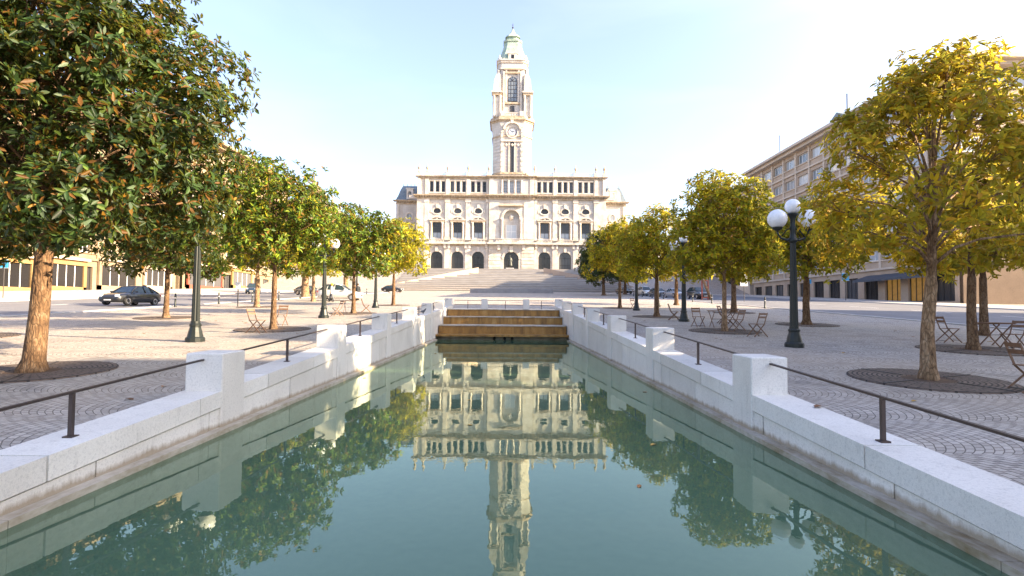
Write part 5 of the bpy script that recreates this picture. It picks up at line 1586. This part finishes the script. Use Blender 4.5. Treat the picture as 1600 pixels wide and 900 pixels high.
# ------------------------------------------------------------------ pigeon on the wall
def pigeon(x, y, z, rz):
    t = thing('pigeon', 'dark grey pigeon standing on the left pool wall', 'pigeon', (x, y, z), rz)
    J = [(0, 0, 0.14), (0, -0.08, 0.19), (0, -0.12, 0.25), (0, -0.145, 0.285), (0, -0.185, 0.28), (0, 0.1, 0.115), (0, 0.2, 0.09),
         (-0.03, 0.0, 0.09), (-0.03, 0.01, 0.045), (-0.03, -0.01, 0.012), (-0.03, -0.04, 0.008), (0.03, 0.0, 0.09), (0.03, 0.01, 0.045), (0.03, -0.01, 0.012), (0.03, -0.04, 0.008)]
    E = [(0, 1), (1, 2), (2, 3), (3, 4), (0, 5), (5, 6), (0, 7), (7, 8), (8, 9), (9, 10), (0, 11), (11, 12), (12, 13), (13, 14)]
    Rr = [(.07, .065), (.06, .055), .035, .03, .008, (.05, .03), (.035, .008), .022, .01, .006, .005, .022, .01, .006, .005]
    skin_body('body', J, E, Rr, plain('pigeon_grey', (0.055, 0.06, 0.075), 0.6), t)
    for s in (-1, 1):
        w = MB(); w.smooth = True
        w.rings([[(s * (.045 + .022 * math.cos(a)), yy, zz + r * math.sin(a)) for a in [2 * PI * i / 8 for i in range(8)]] for yy, zz, r in ((-.07, .18, .02), (-.02, .165, .05), (.06, .145, .045), (.15, .115, .02), (.2, .1, .006))])
        w.build('wing', plain('pigeon_wing', (0.10, 0.105, 0.12), 0.7), t)
    return t
pigeon(-4.42, 29.0, gy(29.0) + 0.22, 2.2)

# ------------------------------------------------------------------ statue before the city hall door
st = thing('statue', 'dark bronze statue of a standing figure on a pale pedestal before the main door', 'statue', (0.6, 150.5, gy(150) - 1.55), 0)
b = MB()
b.bbox(-1.6, 1.6, -1.6, 1.6, -2, 0.4, .05); b.bbox(-1.15, 1.15, -1.15, 1.15, 0.4, 0.9, .05); b.bbox(-0.9, .9, -.9, .9, 0.9, 1.9, .04); b.bbox(-1.1, 1.1, -1.1, 1.1, 1.9, 2.1, .04)
b.build('pedestal', M['steps'], st)
k = 2.0
J = [(0, 0, .98), (0, 0, 1.2), (0, 0, 1.42), (0, 0, 1.53), (0, -.02, 1.63), (0, -.02, 1.75), (-.1, 0, .9), (-.12, -.08, .5), (-.12, -.02, .08), (-.12, -.2, .04), (.1, 0, .9), (.12, .02, .5), (.12, .06, .08), (.14, -.1, .04),
     (-.2, 0, 1.42), (-.33, 0, 1.2), (-.2, -.2, 1.1), (.2, 0, 1.42), (.3, .05, 1.15), (.3, -.05, .9)]
E_ = [(0, 1), (1, 2), (2, 3), (3, 4), (4, 5), (0, 6), (6, 7), (7, 8), (8, 9), (0, 10), (10, 11), (11, 12), (12, 13), (2, 14), (14, 15), (15, 16), (2, 17), (17, 18), (18, 19)]
Rr = [(.2, .16), (.2, .15), (.2, .14), .06, (.1, .11), (.07, .08), (.12, .12), .09, .06, .05, (.12, .12), .09, .06, .05, .08, .065, .05, .08, .065, .05]
sb = skin_body('figure', [(x * k, y * k, z * k + 2.1) for x, y, z in J], E_, [tuple(v * k for v in r) if hasattr(r, '__len__') else r * k for r in Rr], M['bronze'], st)
cm = MB(); cm.smooth = True
cm.rings([[(a * k * math.cos(2 * PI * i / 14), b_ * k * math.sin(2 * PI * i / 14) + .06, z * k + 2.1) for i in range(14)] for a, b_, z in ((.36, .24, .35), (.3, .22, .7), (.25, .19, 1.05), (.28, .18, 1.36), (.1, .1, 1.52))], False, False)
cm.build('cloak', M['bronze'], st)

# ------------------------------------------------------------------ signs, bollards, hydrants
def sign(x, y, h, w, hh, mat, label, rz=0.0, post='iron'):
    t = thing('street_sign', label, 'sign', at(x, y), rz)
    p = MB(); p.tube([(0, 0.03, -0.1), (0, 0.03, h + hh / 2)], 0.04, 8); p.build('post', M[post], t)
    b = MB(); b.bbox(-w / 2, w / 2, -0.02, 0.02, h - hh / 2, h + hh / 2, 0.006); b.build('panel', M[mat], t)
    f = MB(); f.box(-w / 2 - .03, w / 2 + .03, -0.015, 0.015, h + hh / 2, h + hh / 2 + .03); f.box(-w / 2 - .03, w / 2 + .03, -0.015, 0.015, h - hh / 2 - .03, h - hh / 2); f.build('frame', M['white'], t)
sign(-47.5, 52.2, 3.3, 0.75, 0.75, 'blue_sign', 'small blue square sign by the left shopfronts')
sign(44.5, 72, 3.2, 0.95, 0.95, 'blue_sign', 'blue square sign on a post before the right office block')
sign(42.0, 76, 2.6, 0.6, 0.6, 'blue_sign', 'smaller blue sign beside the first right lamp post', 0.5)
sign(28.5, 66, 2.6, 0.9, 1.4, 'white', 'white board on a post right of the red frame')
sign(-20.3, 41.6, 1.55, 0.35, 0.5, 'white', 'thin white sign post in the sunlit outer left row')
rf_ = thing('red_frame', 'red painted metal frame standing beside a leaning brown pole on the right', 'frame', at(26.3, 73), 0.2)
for nm, a, b_ in (('post', (-.45, 0, -.1), (-.45, 0, 2.6)), ('post', (.45, 0, -.1), (.45, 0, 2.6)), ('beam', (-.5, 0, 2.55), (.5, 0, 2.55)), ('beam', (-.45, 0, 0.3), (.45, 0, 0.3))):
    q = MB(); q.bar(a, b_, .14, .14); q.build(nm, M['red_shop'], rf_)
q = MB(); q.tube([(.9, 0, -.1), (.1, -.2, 1.6), (-.7, -.2, 3.2)], [.2, .17, .13], 10); q.build('leaning_pole', M['pale_bark'], rf_)

def make_bollard():
    t = thing('bollard', 'bollard', 'bollard', (0, 0, 0), 0, 'iron bollards along the road edges')
    m = MB(); m.smooth = True; m.lathe([(.1, -.1), (.1, .08), (.065, .12), (.055, .7), (.075, .74), (.075, .78), (.05, .84), (.065, .9), (.03, .97)], 0, 0, 12); m.build('shaft', M['green_iron'], t)
    r = MB(); r.lathe([(.068, 0), (.068, .05)], 0, 0, 12, .62); r.build('band', M['white'], t)
    return t
bo = make_bollard()
i = 0
for y in range(40, 100, 6):
    for x, l in ((-24.0, 'iron bollard with a white band along the left road edge'), (21.6, 'iron bollard with a white band along the right road edge')):
        place(bo, i > 0, at(x, y), 0, l); i += 1

# ------------------------------------------------------------------ fallen leaves
rl = random.Random(5)
lm = MB(); lm.add([(0, 0, .006), (.035, .05, .022), (.03, .12, .02), (0, .17, .01), (-.03, .12, .024), (-.035, .05, .02)], [(0, 1, 2, 3), (0, 3, 4, 5)])
lmes = [lm.mesh('fallen_leaf', [plain(n, c, .7)]) for n, c in (('dry_orange_leaf', (.34, .14, .03)), ('dry_brown_leaf', (.16, .07, .03)), ('dry_yellow_leaf', (.42, .26, .05)))]
spots = [(-6.3, 15.8, 0), (4.02, 7.2, 0), (6.4, 8.7, 0), (-5.9, 9.6, 0), (-6.6, 13.2, 0)]
while len(spots) < 70:
    s = rl.choice((-1, 1))
    x, y = s * rl.uniform(5.0, 17), rl.uniform(4.5, 34)
    if abs(abs(x) - 9) < .6 and rl.random() < .5: continue
    spots.append((x, y, 0))
for x, y, _ in spots:
    z = G(x, y) + (0.222 if -4.71 < x < 4.16 else 0.002)
    o = link('fallen_leaf', rl.choice(lmes), None, (x, y, z), rl.uniform(0, 6.28))
    o.scale = (rl.uniform(.7, 1.3),) * 3
    tag(o, 'dry fallen leaf lying on the paving by the pool', 'leaf', 'fallen leaves on the paving')

for k_ in range(16):
    x, y = rl.uniform(-3.8, 3.3), rl.uniform(4.5, 26)
    o = link('fallen_leaf', rl.choice(lmes), None, (x, y, -0.004), rl.uniform(0, 6.28))
    o.scale = (rl.uniform(.5, .9),) * 3
    tag(o, 'small dry leaf floating on the pool water', 'leaf', 'leaves floating on the pool')
